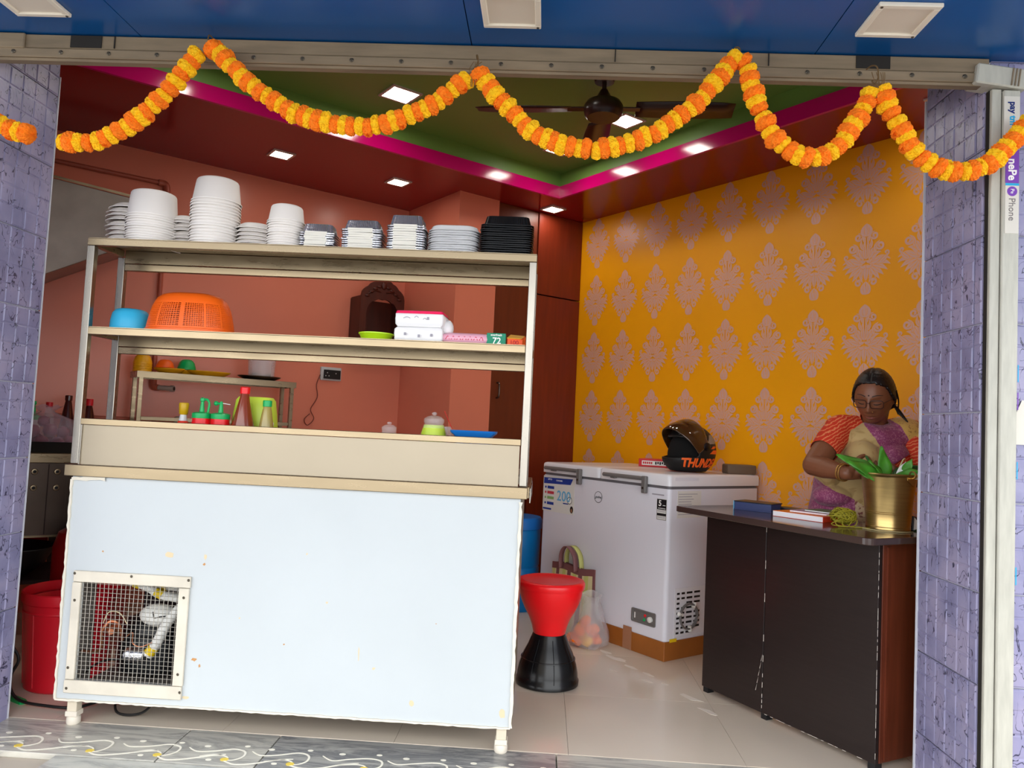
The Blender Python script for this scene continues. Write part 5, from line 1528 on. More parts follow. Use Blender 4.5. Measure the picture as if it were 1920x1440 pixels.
# end wall: louvre plate with a coiled cord, papers, lid recess
gp = MB().box((.062, -.0015, .098), (.30, -.0002, .345)).build('louvre_plate', 'freezer_lid', t, bevel=.0006)
MB().box((.068, -.004, .104), (.30, -.0017, .108)).build('plate_edge', 'freezer_white', gp)
b = MB()
for k in range(9):
    z = .318 - .024 * k
    for x0, x1 in ((.078, .098), (.112, .136), (.150, .192), (.206, .25)):
        if (k, x0) in ((2, .112), (3, .206), (8, .206)): continue
        b.box((x0, -.0022, z - .005), (x1, -.0014, z + .005))
b.build('louvre_slot', 'ink_black', gp, kind='stuff')
cc = []
for k in range(40):
    a = 2 * pi * k / 20; cc.append((.155 + (.060 + .004 * (k // 20)) * cos(a), -.012 - .006 * (k // 20), .205 + .062 * sin(a)))
MB().tube(cc, .005, 8).build('mains_cord', 'handle_grey', t, smooth=40)
for a in (.9, 2.9, 4.9):
    MB().tube([(.155 + .050 * cos(a), -.014, .205 + .05 * sin(a)), (.155 + .076 * cos(a), -.014, .205 + .076 * sin(a))], .010, 8).build('cable_tie', 'white_pipe', t, smooth=40)
pp = MB().box((.058, -.0012, .690), (.235, -.0002, .823)).build('paper_label', 'label_paper', t)
b = MB()
for k in range(9): b.box((.066, -.0018, .806 - .0125 * k), (.15 + .07 * rnd.random(), -.0011, .809 - .0125 * k))
b.build('print_line', 'grey_print', pp, kind='stuff')
MB().box((.034, -.0045, .874), (.21, -.0032, .890)).build('lid_recess', 'freezer_white', t, bevel=.0005)
MB().box((.03, -.0072, .088), (.08, -.0062, .104)).build('yellow_tape', 'yellow_tape', t)
ZF = .9056
# flat red box and a taupe box on the freezer
c = uv(3.50, 3.17)
t = thing('flat_box', 'flat red cardboard box with a white printed label on the freezer lid', 'box', (c.x, c.y, ZF), radians(-22))
MB().box((-.15, -.08, 0), (.15, .08, .046)).build('carton', 'red_box', t, bevel=.002)
lw = MB().box((-.13, -.0812, .010), (.02, -.0802, .036)).build('print_panel', 'white_ink', t)
b = MB()
for k in range(5): b.box((-.124 + .012 * k, -.0818, .017), (-.115 + .012 * k, -.0813, .030))
b.build('print', 'red_box', lw)
b = MB()
for k in range(5): b.box((-.05 + .013 * k, -.0818, .016 + .004 * (k % 2)), (-.041 + .013 * k, -.0813, .032))
b.build('print', 'ink_black', lw)
c = uv(3.56, 2.66)
t = tag(loft([(rrect(.078, .045, .008, 3), 0), (rrect(.080, .047, .008, 3), .004), (rrect(.080, .047, .008, 3), .045), (rrect(.076, .043, .008, 3), .050)]).build('storage_box', 'box_taupe', smooth=35, loc=(c.x - .03, c.y, ZF), rot=(0, 0, radians(8))), 'dark taupe oblong box on the freezer lid right of the helmet', 'box')

# ================================================================== HELMET
t = thing('helmet', 'black and orange full-face motorcycle helmet with its visor raised, on the freezer', 'helmet', (.792, 4.262, ZF - .0195), radians(-62))
def hr(d):
    """shell radius along direction d (unit) from the centre"""
    x, y, z = d
    r = 1 / math.sqrt((x / .122) ** 2 + (y / .150) ** 2 + (z / .142) ** 2)
    fwd = max(0.0, -y); low = max(0.0, min(1.0, (.15 - z) / .55))
    r *= 1 + .16 * fwd ** 2.0 * low            # chin bar pushed forward
    if z < -.45: r = min(r, .112 / max(.2, -z)) # flat neck rim
    return r
HC = Vector((0, 0, .135))
nu, nv = 96, 60
def hdir(i, k, n=nu, m=nv):
    a = 2 * pi * i / n; e = -pi / 2 * .80 + (pi / 2 * .80 + pi / 2) * k / m
    return Vector((sin(a) * cos(e), -cos(a) * cos(e), sin(e)))
vs = [HC + hdir(i, k) * hr(hdir(i, k)) for k in range(nv + 1) for i in range(nu)]
def opening(i, k):
    d = hdir(i + .5, k + .5); a = math.degrees(math.atan2(d.x, -d.y)); e = math.degrees(math.asin(d.z))
    lim = 31 - 6 * (abs(a) / 76) ** 2
    return abs(a) < 76 - max(0, (abs(e - 6) - 16)) * .9 and -15 < e < lim
fs = []; win = []
for k in range(nv):
    for i in range(nu):
        f = (k * nu + i, k * nu + (i + 1) % nu, (k + 1) * nu + (i + 1) % nu, (k + 1) * nu + i)
        ii = i if i < nu / 2 else i - nu
        (win if opening(ii, k) else fs).append(f)
shell = MB().add(vs, fs)
me = shell.mesh('shell', smooth=60, fix=False)
hb = BVHTree.FromPolygons([tuple(v) for v in vs], fs + win)
hs = put('shell', me, 'helmet_black', t); md = hs.modifiers.new('s', 'SOLIDIFY'); md.thickness = .012; md.offset = -1
MB().add([HC + (v - HC) * .86 for v in vs], fs).build('lining', 'helmet_lining', t, smooth=60, fix=False)
MB().add([HC + (v - HC) * .80 for v in vs], fs + win).build('padding', 'helmet_lining', t, smooth=60, fix=False)
# visor: the window patch swung up about the ear pivots
M_ = Matrix.Translation((0, .01, .155)) @ Matrix.Rotation(radians(-52), 4, 'X') @ Matrix.Translation((0, -.01, -.155))
wv = []
for f in fs + win:
    pass
vis = []
for k in range(nv):
    for i in range(nu):
        ii = i if i < nu / 2 else i - nu
        d = hdir(ii + .5, k + .5); a = math.degrees(math.atan2(d.x, -d.y)); e = math.degrees(math.asin(d.z))
        if abs(a) < 92 and -19 < e < 34 + 2 - max(0, abs(a) - 55) * .5:
            vis.append((k * nu + i, k * nu + (i + 1) % nu, (k + 1) * nu + (i + 1) % nu, (k + 1) * nu + i))
vv = [M_ @ (HC + (v - HC) * 1.055) for v in vs]
o = MB().add(vv, vis).build('visor', 'visor_smoke', t, smooth=60, fix=False)
md = o.modifiers.new('s', 'SOLIDIFY'); md.thickness = .0025
for s in (-1, 1):
    MB().lathe([(.022, 0), (.022, .006), (.014, .010)], 20).build('visor_pivot', 'black_plastic', t, smooth=40, loc=(s * .124, .012, .160), rot=(0, s * pi / 2, 0))
MB().tube([HC + Vector((sin(a), -cos(a), -.82)).normalized() * (hr(Vector((sin(a), -cos(a), -.82)).normalized()) - .006) for a in [2 * pi * k / 60 for k in range(61)]], .0060, 8).build('neck_trim', 'black_mat', t, smooth=50)
def wrap_text(body, size, phi0, z0, m, nm, shear=.25, bold=.0028, side=1):
    me = text_mesh(body, size, ext=0.0, shear=shear, bold=bold, align='LEFT')
    bm = bmesh.new(); bm.from_mesh(me)
    bmesh.ops.triangulate(bm, faces=bm.faces[:])
    for _ in range(4):
        es = [e for e in bm.edges if e.calc_length() > .006]
        if es: bmesh.ops.subdivide_edges(bm, edges=es, cuts=1); bmesh.ops.triangulate(bm, faces=bm.faces[:])
    bm.to_mesh(me); bm.free()
    for v in me.vertices:
        phi = phi0 + v.co.x / .150; z = z0 + v.co.y
        d = Vector((side * sin(phi), -cos(phi), 0))
        hit = hb.ray_cast(Vector((0, 0, z)) + d * .4, -d)
        if hit[0] is not None: v.co = hit[0] + d * .0022
    put(nm, me, m, t)
wrap_text('THUNDER', .064, radians(32), .070, 'helmet_orange', 'lettering')
b = MB()
def patch(a0, a1, e0, e1, mt, nm, sk=0.0):
    q = MB(); vs = []; n_, m_ = 10, 5
    for k in range(m_ + 1):
        for i in range(n_ + 1):
            e = radians(e0 + (e1 - e0) * k / m_); a = radians(a0 + (a1 - a0) * i / n_ + sk * k / m_)
            d = Vector((sin(a) * cos(e), -cos(a) * cos(e), sin(e))); vs.append(HC + d * (hr(d) + .0012))
    q.add(vs, [(k * (n_ + 1) + i, k * (n_ + 1) + i + 1, (k + 1) * (n_ + 1) + i + 1, (k + 1) * (n_ + 1) + i) for k in range(m_) for i in range(n_)])
    q.build(nm, mt, t, smooth=60, fix=False)
patch(108, 150, -6, 3, 'helmet_orange', 'stripe', 14); patch(112, 128, 6, 12, 'helmet_orange', 'stripe', 10); patch(135, 150, 8, 15, 'helmet_orange', 'stripe', 10)
patch(100, 150, 18, 40, 'helmet_graphic', 'stripe', 20); patch(20, 34, 36, 41, 'helmet_graphic', 'stripe', 3)

# ================================================================== RECEPTION DESK
DR = math.atan2(-.859, .512)
t = thing('desk', 'dark wooden reception desk with a glossy top beside the right pillar', 'desk', (.582, 3.468, 0), DR)
top = rrect(.4925, .22, .03, 5)
MB().prism([(x + .4925, y + .22) for x, y in top], .766, .790).build('desk_top', 'desk_top', t, bevel=.002)
MB().box((.083, .122, .022), (.4235, .140, .7655)).build('front_panel', 'desk_black', t, bevel=.001)
MB().box((.4265, .122, .022), (.930, .140, .7655)).build('front_panel', 'desk_black', t, bevel=.001)
MB().box((.912, .141, .022), (.932, .425, .7655)).build('side_panel', 'desk_red', t, bevel=.001)
MB().box((.083, .141, .022), (.101, .425, .7655)).build('side_panel', 'desk_red', t, bevel=.001)
MB().box((.932, .16, .03), (.938, .175, .75)).build('side_batten', 'desk_red', t)
for x in (.09, .42, .90):
    MB().box((x, .125, 0), (x + .028, .160, .0215)).build('foot', 'black_mat', t)
for x in (.09, .90):
    MB().box((x, .39, 0), (x + .028, .422, .0215)).build('foot', 'black_mat', t)
b = MB()
r = random.Random(4)
for z in [.74, .73, .60, .595, .585, .47, .455, .30, .22, .16, .12, .08, .06, .04]:
    b.box((.4236, .1214, z), (.4255, .1222, z + .01 + .02 * r.random()))
for z in [.03 + .026 * k for k in range(28)]:
    if r.random() < .75: b.box((.9300, .1212, z + .01 * r.random()), (.9309, .1222, z + .016 + .016 * r.random()))
for x in [.44 + .03 * k for k in range(15)]:
    if r.random() < .6: b.box((x, .1213, .0215), (x + .01 + .02 * r.random(), .1222, .0228))
for k in range(5):
    b.add([(.39 + .006 * k, .1215, .10 + .03 * k), (.392 + .006 * k, .1215, .10 + .03 * k), (.398 + .006 * k, .1215, .13 + .03 * k)], [(0, 1, 2)])
b.build('chipped_edge', 'chip_white', t, kind='stuff')
ZD2 = .7905
# books and papers
t = thing('diary', 'blue-black bound diary near the far end of the desk top', 'book', (.938, 3.425, ZD2), radians(-40))
MB().box((-.085, -.055, 0), (.085, .055, .004)).build('cover', 'diary_blue', t)
MB().box((-.083, -.052, .0042), (.082, .050, .0335)).build('pages', 'diary_blue', t)
MB().box((-.085, -.055, .034), (.085, .055, .038)).build('cover', 'book_black', t, bevel=.001)
MB().box((-.088, -.055, 0), (-.0852, .055, .038)).build('spine', 'ink_sky', t)
t = tag(MB().box((-.06, -.035, 0), (.06, .035, .022)).build('black_pouch', 'book_black', loc=(1.075, 3.40, ZD2), rot=(0, 0, radians(-55)), bevel=.004), 'small black case lying behind the notebooks on the desk', 'case')
def notebook(lab, x, y, z, rz, w_, d_, h_, cov, cov2=None):
    t = thing('notebook', lab, 'notebook', (x, y, z), rz, 'notebooks on the desk')
    MB().box((-w_, -d_, .0012), (w_, d_, h_ - .0012)).build('pages', 'page_white', t)
    MB().box((-w_ - .001, -d_ - .001, 0), (w_ + .001, d_ + .001, .001)).build('cover', cov, t)
    MB().box((-w_ - .001, -d_ - .001, h_ - .001), (w_ + .001, d_ + .001, h_)).build('cover', cov2 or cov, t)
    return t
nb = notebook('orange covered notebook with thick white page edge, lowest of the pile on the desk', 1.075, 3.190, ZD2, radians(-52), .112, .076, .022, 'cover_red', 'cover_orange')
MB().box((.1132, -.077, .0), (.1145, .077, .022)).build('spine', 'cover_red', nb)
notebook('thin white and purple printed notebook in the middle of the pile on the desk', 1.115, 3.205, ZD2 + .0223, radians(-44), .085, .062, .006, 'page_white', 'saree_magenta')
notebook('green covered notebook on top of the pile on the desk', 1.155, 3.190, ZD2 + .0286, radians(-50), .070, .058, .006, 'cover_green')
# ball of green-gold twine
r = random.Random(9)
b = MB()
for k in range(46):
    ax = Vector((r.gauss(0, 1), r.gauss(0, 1), r.gauss(0, .8))).normalized()
    e1 = ax.orthogonal().normalized(); e2 = ax.cross(e1); R_ = r.uniform(.030, .046)
    off = Vector((r.uniform(-.008, .008), r.uniform(-.008, .008), r.uniform(-.004, .004)))
    a0 = r.uniform(0, 6); L = r.uniform(2.5, 5.5)
    pts = [(e1 * cos(a0 + L * i / 18) + e2 * sin(a0 + L * i / 18)) * R_ + off for i in range(19)]
    pts = [Vector((p.x * 1.12, p.y * 1.12, max(-.034, p.z * .72))) for p in pts]
    b.tube(pts, .0019, 5)
for k in range(5):
    pts = smoothpath([(.04 * cos(k), -.03 - .01 * k * .4, -.01), (.02 - .02 * k, -.055, -.030), (.03 * k - .04, -.060, -.0345)], 5)
    b.tube(pts, .0019, 5)
o = b.build('twine_ball', 'twine', smooth=60, loc=(1.135, 2.985, ZD2 + .0365)); tag(o, 'tangled ball of olive yellow twine on the desk left of the brass bucket', 'twine')
# brass bucket with money-plant cuttings
BX, BY = 1.283, 2.945
t = thing('brass_bucket', 'shiny brass bucket holding green leaves at the near end of the desk', 'bucket', (BX, BY, ZD2))
MB().lathe([(.070, 0), (.076, .001), (.077, .006), (.0755, .009), (.0785, .055), (.0788, .058), (.083, .105), (.094, .192), (.096, .197), (.099, .199), (.1005, .203), (.098, .207), (.094, .206), (.091, .190), (.078, .09), (.072, .012), (0, .010)], 56, cap=False).build('body', 'brass', t, smooth=40)
b = MB()
for z, r_ in ((.060, .0792), (.066, .0797), (.012, .0762)):
    b.lathe([(r_ - .001, z - .0015), (r_ + .001, z), (r_ - .001, z + .0015)], 56, cap=False)
b.build('ridge', 'brass', t, smooth=40)
for s in (1, -1):
    a = radians(-62) if s == 1 else radians(118)
    M_ = Matrix.Rotation(a, 4, 'Z')
    MB().prism([(-.022, 0), (.022, 0), (.022, .010), (.006, .034), (-.022, .012)], 0, .0025, M=M_ @ Matrix.Translation((.0945, 0, .198)) @ Matrix.Rotation(pi / 2, 4, 'Z') @ Matrix.Rotation(radians(-97), 4, 'X')).build('handle_lug', 'brass', t)
    MB().lathe([(.010, 0), (.014, 0), (.014, .004), (.010, .004)], 16, cap=False, M=M_ @ Matrix.Translation((.099, 0, .207)) @ Matrix.Rotation(pi / 2, 4, 'X')).build('ring', 'brass', t, smooth=40)
# leaves
def leafm(L, wd, curl, seed, fold=.12):
    r = random.Random(seed); n = 14; vs = []
    for i in range(n + 1):
        f = i / n; ww = wd * (sin(pi * f ** .75) ** .8 if 0 < f < 1 else 0.02)
        x = L * f; z = curl * L * f * f
        for j, s in enumerate((-1, -.5, 0, .5, 1)):
            vs.append((x, s * ww, z + abs(s) * ww * fold + .004 * sin(9 * f + 2 * s)))
    fs = [(i * 5 + j, i * 5 + j + 1, (i + 1) * 5 + j + 1, (i + 1) * 5 + j) for i in range(n) for j in range(4)]
    me = MB().add(vs, fs).mesh('leaf', smooth=60, fix=False)
    return me
pt = thing('pothos_cutting', 'green long-leaved plant cutting standing in the brass bucket', 'plant', (BX, BY, ZD2 + .012))
for k, (L, wd, curl, az, el, m_, bx_, by_, bz_) in enumerate([
        (.175, .036, -.22, 172, 38, 'leaf', -.035, -.02, .165), (.150, .036, -.20, 186, 34, 'leaf', -.030, -.03, .165), (.130, .026, .05, 128, 78, 'leaf', -.012, -.01, .165),
        (.110, .032, -.10, 205, 50, 'leaf', -.02, -.02, .160), (.120, .022, -.2, 20, 40, 'leaf_dark', .02, .02, .165), (.100, .024, -.1, -40, 22, 'leaf', .00, -.03, .180),
        (.115, .018, -.15, 8, 30, 'leaf_dark', .03, .0, .18), (.085, .020, .1, -20, 62, 'leaf', .03, -.03, .175), (.105, .016, -.1, 150, 62, 'leaf_dark', -.02, .02, .165)]):
    o = put('leaf', leafm(L, wd, curl, k), m_, pt, (bx_, by_, bz_), (radians(52) * cos(radians(az)), -radians(el), radians(az)))
    md = o.modifiers.new('s', 'SOLIDIFY'); md.thickness = .0008
    MB().tube([(bx_ * .3, by_ * .3, .0), (bx_ * .7, by_ * .7, bz_ * .6), (bx_, by_, bz_ + .002)], .0022, 6).build('stalk', 'leaf', pt, smooth=50)
MB().tube(smoothpath([(.01, -.02, .14), (.022, -.02, .20), (.045, -.01, .245), (.055, -.005, .25)], 5), .0028, 8).build('shoot', 'stem_pale', pt, smooth=50)
for k, (L, wd, az, el, bx_, by_, bz_) in enumerate(((.085, .012, 40, 45, .01, -.045, .178), (.06, .030, -12, 6, .035, -.045, .190))):
    o = put('pale_leaf', leafm(L, wd, 0, 30 + k, .1), 'leaf_white', pt, (bx_, by_, bz_), (radians(40) * cos(radians(az)), -radians(el), radians(az)))
    md = o.modifiers.new('s', 'SOLIDIFY'); md.thickness = .001
t = tag(MB().tube(smoothpath([(1.175, 2.97, ZD2 + .0022), (1.19, 2.90, ZD2 + .0022), (1.23, 2.855, ZD2 + .0022), (1.29, 2.845, ZD2 + .0022), (1.34, 2.87, ZD2 + .0022)], 7), .0018, 6).build('string', 'stem_pale', smooth=40), 'thin pale string lying round the foot of the brass bucket', 'string')
t = thing('folded_packet', 'folded dark packet with a white and green edge right of the brass bucket', 'packet', (1.405, 2.975, ZD2), radians(25))
MB().add([(-.06, -.03, 0), (.07, -.03, 0), (.07, .03, 0), (-.06, .03, 0), (-.055, -.026, .055), (.06, -.012, .035), (.06, .028, .035), (-.055, .028, .055)],
         [(0, 3, 2, 1), (4, 5, 6, 7), (0, 1, 5, 4), (1, 2, 6, 5), (2, 3, 7, 6), (3, 0, 4, 7)]).build('packet', 'book_black', t, bevel=.003)
MB().add([(-.058, -.031, .004), (-.01, -.031, .012), (-.05, -.027, .05)], [(0, 1, 2)]).build('white_edge', 'white_ink', t, fix=False)
MB().add([(-.058, -.0315, .001), (.0, -.0315, .016), (.004, -.0315, .010), (-.05, -.0315, .0)], [(0, 1, 2, 3)]).build('green_edge', 'leaf_dark', t, fix=False)

# ================================================================== MARIGOLD GARLANDS
SW = [('short end of a marigold garland hanging at the far left over the tiled pillar', 'y', [(-1.738, 1.962), (-1.660, 1.929), (-1.601, 1.914)], False),
      ('marigold garland sagging from its left loose end up to the leftmost hook', 'y', [(-1.503, 1.897), (-1.417, 1.897), (-1.330, 1.931), (-1.257, 1.987), (-1.199, 2.041), (-1.139, 2.125), (-1.092, 2.195)], False),
      ('marigold garland swag between the two left hooks, above the white tubs', 'o', [(-1.055, 2.201), (-1.011, 2.161), (-.942, 2.098), (-.857, 2.043), (-.774, 2.001), (-.692, 1.981), (-.611, 1.969), (-.548, 1.976), (-.454, 2.006), (-.362, 2.057), (-.301, 2.108), (-.263, 2.141)], False),
      ('marigold garland swag hanging below the ceiling fan, widest of the row', 'o', [(-.243, 2.142), (-.206, 2.094), (-.140, 2.032), (-.074, 1.970), (.006, 1.936), (.099, 1.924), (.176, 1.935), (.268, 1.973), (.373, 2.047), (.447, 2.129), (.491, 2.186), (.511, 2.206)], False),
      ('narrow deep marigold garland swag over the yellow damask wall', 'o', [(.524, 2.206), (.545, 2.171), (.563, 2.108), (.591, 2.038), (.643, 1.961), (.713, 1.921), (.758, 1.922), (.817, 1.966), (.854, 2.022), (.878, 2.070), (.901, 2.134)], True),
      ('marigold garland swag at the right end, crossing the white shutter guide', 'y', [(.927, 2.135), (.942, 2.096), (.982, 2.018), (1.028, 1.950), (1.088, 1.905), (1.163, 1.895), (1.222, 1.912), (1.266, 1.950), (1.310, 1.998), (1.36, 2.06)], False)]
YG = 2.235
for si, (lab, c0, pts, extra) in enumerate(SW):
    t = thing('marigold_garland', lab, 'garland', (pts[0][0], YG, pts[0][1]), 0, 'marigold garlands over the shop opening')
    sm = smoothpath([(x - pts[0][0], 0, z - pts[0][1]) for x, z in pts], 14)
    MB().tube(sm, .0016, 5).build('thread', 'thread', t)
    # walk the thread, one head every 23 mm
    d = 0.0; nxt = .008; c = c0
    for a, e in zip(sm, sm[1:]):
        L = (e - a).length
        while nxt <= d + L:
            p = a + (e - a) * ((nxt - d) / L); tg = (e - a).normalized()
            o = bpy.data.objects.new('marigold', MG[c][rnd.randrange(3)]); COL.objects.link(o); o.parent = t
            o.location = p + Vector((rnd.uniform(-.003, .003), rnd.uniform(-.003, .003), rnd.uniform(-.003, .003)))
            q = tg.to_track_quat('Z', 'X').to_euler()
            o.rotation_euler = (q[0] + rnd.uniform(-.15, .15), q[1] + rnd.uniform(-.15, .15), q[2])
            s_ = rnd.uniform(.88, 1.10); o.scale = (s_, s_, s_ * rnd.uniform(.9, 1.12))
            nxt += rnd.uniform(.0235, .0275); c = 'y' if c == 'o' else 'o'
        d += L
# hooks and knots of string
for k, (x, z, lab) in enumerate(((-1.073, 2.205, 'leftmost wire hook holding two garland ends at the shutter beam'), (-.252, 2.165, 'rusty wire hook with dry stalks holding the garlands left of the fan'), (.517, 2.210, 'wire hook holding two garland ends right of the fan'), (.914, 2.165, 'bent wire hook holding the garlands above the yellow wall'))):
    t = tag(MB().tube(smoothpath([(-.006, .045, .05), (-.004, .01, .045), (.002, -.012, .03), (.004, -.016, .0), (-.004, -.014, -.02), (-.010, -.006, -.008)], 5), .0022, 6).build('wire_hook', 'thread', smooth=40, loc=(x, YG + .012, z)), lab, 'hook', 'wire hooks along the shutter beam')
    if k in (1, 3):
        b = MB()
        for j in range(6):
            b.tube(smoothpath([(rnd.uniform(-.02, .02), -.014, .01), (rnd.uniform(-.02, .02), -.02, -.02), (rnd.uniform(-.012, .008), -.022, -.05 - .02 * (j % 2))], 4), .0011, 5)
        tag(b.build('dry_stalk', 'thread', loc=(x, YG + .004, z)), 'dry stalks tied at the hook ' + ('left of the fan' if k == 1 else 'above the yellow wall'), 'stalks')
# ================================================================== WOMAN BEHIND THE DESK
WB = Vector((1.36, 3.40, 0))
def remesh(mb, vox, smooth_it=2, fac=.5):
    me = bpy.data.meshes.new('tmp'); me.from_pydata(mb.v, [], mb.f)
    bm = bmesh.new(); bm.from_mesh(me); bmesh.ops.recalc_face_normals(bm, faces=bm.faces[:]); bm.to_mesh(me); bm.free()
    ob = bpy.data.objects.new('tmp', me); COL.objects.link(ob)
    m = ob.modifiers.new('r', 'REMESH'); m.mode = 'VOXEL'; m.voxel_size = vox; m.use_smooth_shade = True
    if smooth_it:
        s = ob.modifiers.new('s', 'SMOOTH'); s.factor = fac; s.iterations = smooth_it
    dg = bpy.context.evaluated_depsgraph_get(); dg.update()
    out = bpy.data.meshes.new_from_object(ob.evaluated_get(dg))
    bpy.data.objects.remove(ob); bpy.data.meshes.remove(me)
    return out
def limb(b, pts, rs, n=16):
    """tapered round limb with ball ends, subdivided so that the joints stay full"""
    P = [Vector(p) for p in pts]
    for i in range(len(P) - 1):
        b.tube([P[i], P[i + 1]], [rs[i], rs[i + 1]], n)
    for p, r in zip(P, rs):
        b.sphere(p, r, n, 10)
SHR, ELR, WRR = Vector((1.248, 3.345, 1.160)), Vector((1.098, 3.215, 1.005)), Vector((1.170, 3.055, .985))
SHL, ELL, WRL = Vector((1.530, 3.330, 1.155)), Vector((1.570, 3.170, .985)), Vector((1.385, 3.070, .970))
HEAD = Vector((1.348, 3.245, 1.297))
RH = Matrix.Translation(HEAD) @ Matrix.Rotation(radians(-36), 4, 'Z') @ Matrix.Rotation(radians(24), 4, 'X') @ Matrix.Rotation(radians(3), 4, 'Y')
g2 = lambda d, s: math.exp(-(d / s) ** 2)
def head_r(d):
    """head surface along unit direction d in the head's own frame (face towards -y)"""
    x, y, z = d
    rx, ry, rz = .074, (.094 if y < 0 else .098), .112
    r = 1 / math.sqrt((x / rx) ** 2 + (y / ry) ** 2 + (z / rz) ** 2)
    p = Vector(d) * r
    if p.z < 0:                                  # narrow the jaw, bring the nape in
        f = min(1, -p.z / .112)
        p.x *= 1 - .26 * f ** 1.4
        if p.y > 0: p.y *= 1 - .45 * f
        else: p.y *= 1 - .02 * f
    if p.y < -.03:
        k = min(1, (-p.y - .03) / .04); ax = abs(p.x); push = 0.0
        push += .0235 * g2(p.x, .0120) * g2(p.z + .022, .014)          # nose tip
        push += .0120 * g2(p.x, .0085) * g2(p.z - .004, .022)          # bridge
        push += .0095 * g2(ax - .0145, .008) * g2(p.z + .028, .009)    # nostrils
        push -= .0085 * g2(ax - .031, .015) * g2(p.z - .012, .011)     # eye sockets
        push += .0046 * g2(ax - .031, .012) * g2(p.z - .008, .007)     # lowered lids
        push += .0040 * g2(ax - .028, .022) * g2(p.z - .032, .008)     # brow ridge
        push += .0045 * g2(ax - .042, .016) * g2(p.z + .018, .018)     # cheeks
        push += .0075 * g2(p.x, .022) * g2(p.z + .0505, .0065)         # upper lip
        push += .0085 * g2(p.x, .019) * g2(p.z + .0640, .0065)         # lower lip
        push -= .0040 * g2(p.x, .024) * g2(p.z + .0575, .0024)         # mouth line
        push -= .0030 * g2(p.x, .02) * g2(p.z + .078, .006)
        push += .0085 * g2(p.x, .020) * g2(p.z + .096, .014)           # chin
        p.y -= push * k
    return p
def head_grid(nu, nv, off=0.0, keep=None):
    vs = []; fs = []
    for k in range(nv + 1):
        e = -pi / 2 + pi * k / nv
        for i in range(nu):
            a = 2 * pi * i / nu
            d = Vector((sin(a) * cos(e), -cos(a) * cos(e), sin(e)))
            p = head_r(d); vs.append(p + p.normalized() * off)
    for k in range(nv):
        for i in range(nu):
            if keep is None or keep(i, k):
                fs.append((k * nu + i, k * nu + (i + 1) % nu, (k + 1) * nu + (i + 1) % nu, (k + 1) * nu + i))
    return vs, fs
b = MB()
vs, fs = head_grid(110, 90); b.add(vs, fs, 0, RH)
for s in (-1, 1):                                # ears
    b.sphere((s * .0745, .008, -.004), (.008, .016, .027), 12, 10, 0, RH)
    b.sphere((s * .079, .014, .010), (.006, .012, .014), 10, 8, 0, RH)
# neck, trunk, hips, legs
limb(b, [(1.390, 3.355, 1.13), (1.385, 3.335, 1.19), RH @ Vector((0, .025, -.06))], [.062, .050, .052])
b.sphere((1.375, 3.44, .80), (.165, .125, .14), 24, 14)
b.sphere((1.375, 3.425, .93), (.150, .120, .14), 24, 14)
b.sphere((1.385, 3.365, 1.055), (.150, .108, .13), 24, 14)
b.sphere((1.388, 3.350, 1.125), (.145, .082, .062), 24, 14)
for x in (1.325, 1.440): b.sphere((x, 3.283, 1.045), (.066, .060, .062), 18, 12)
limb(b, [SHR + Vector((.06, .01, .005)), SHR, SHR.lerp(ELR, .5), ELR], [.050, .054, .052, .043])
limb(b, [ELR, ELR.lerp(WRR, .35), WRR], [.043, .042, .026])
limb(b, [SHL - Vector((.06, -.01, -.005)), SHL, SHL.lerp(ELL, .5), ELL], [.050, .054, .052, .043])
limb(b, [ELL, ELL.lerp(WRL, .35), WRL], [.043, .041, .026])
for s in (-1, 1):
    limb(b, [(1.375 + s * .085, 3.44, .76), (1.375 + s * .085, 3.44, .42), (1.375 + s * .08, 3.45, .08)], [.085, .058, .038])
    b.sphere((1.375 + s * .085, 3.40, .030), (.042, .105, .029), 14, 8)
def hand(b, w, d, n, s, bend=(.55, .75, .5), L=.076):
    """w wrist, d towards the knuckles, n the way the palm faces, s thumb side"""
    d, n, s = Vector(d).normalized(), Vector(n).normalized(), Vector(s).normalized()
    d = (d).normalized(); s = (s - d * s.dot(d)).normalized(); n = (n - d * n.dot(d) - s * n.dot(s)).normalized()
    for k, (off, fl, r0) in enumerate(((.026, .062, .0080), (.0085, .070, .0084), (-.009, .066, .0080), (-.0255, .052, .0072))):
        root = Vector(w) + s * off * .55
        kn = Vector(w) + d * (L - .004 * abs(k - 1)) + s * off
        limb(b, [root, kn], [.013, .0105], 10)
        p = kn; dd = d.copy(); ang = 0
        for j, (f, bd) in enumerate(zip((.45, .31, .24), bend)):
            ang += bd + .06 * k
            dd = d * cos(ang) + n * sin(ang) + s * (.10 if k == 0 else -.05 * k)
            q = p + dd.normalized() * fl * f
            limb(b, [p, q], [r0 * (1 - .1 * j), r0 * (.92 - .1 * j)], 10); p = q
    b.sphere(Vector(w) + d * L * .55, (.026, .026, .020), 12, 8)
    t0 = Vector(w) + d * .016 + s * .016; t1 = t0 + (d * .62 + s * .72 + n * .25).normalized() * .034
    t2 = t1 + (d * .85 + s * .25 + n * .45).normalized() * .029; t3 = t2 + (d * .9 - s * .1 + n * .5).normalized() * .022
    limb(b, [t0, t1, t2, t3], [.0140, .0110, .0095, .0078], 10)
hand(b, WRR + (WRR - ELR).normalized() * .008, (.92, .05, .22), (.1, .75, -.65), (.25, -.3, .9))
hand(b, WRL + (WRL - ELL).normalized() * .008, (-.93, .06, .20), (-.1, .75, -.65), (-.25, -.3, .9), bend=(.65, .8, .5))
body = remesh(b, .0038, 2, .4)
for v in body.vertices: v.co -= WB
t = thing('person', 'woman in glasses, red blouse and cream and magenta saree looking down behind the desk', 'person', WB)
bo = put('body', body, 'skin', t)
IH = RH.inverted()
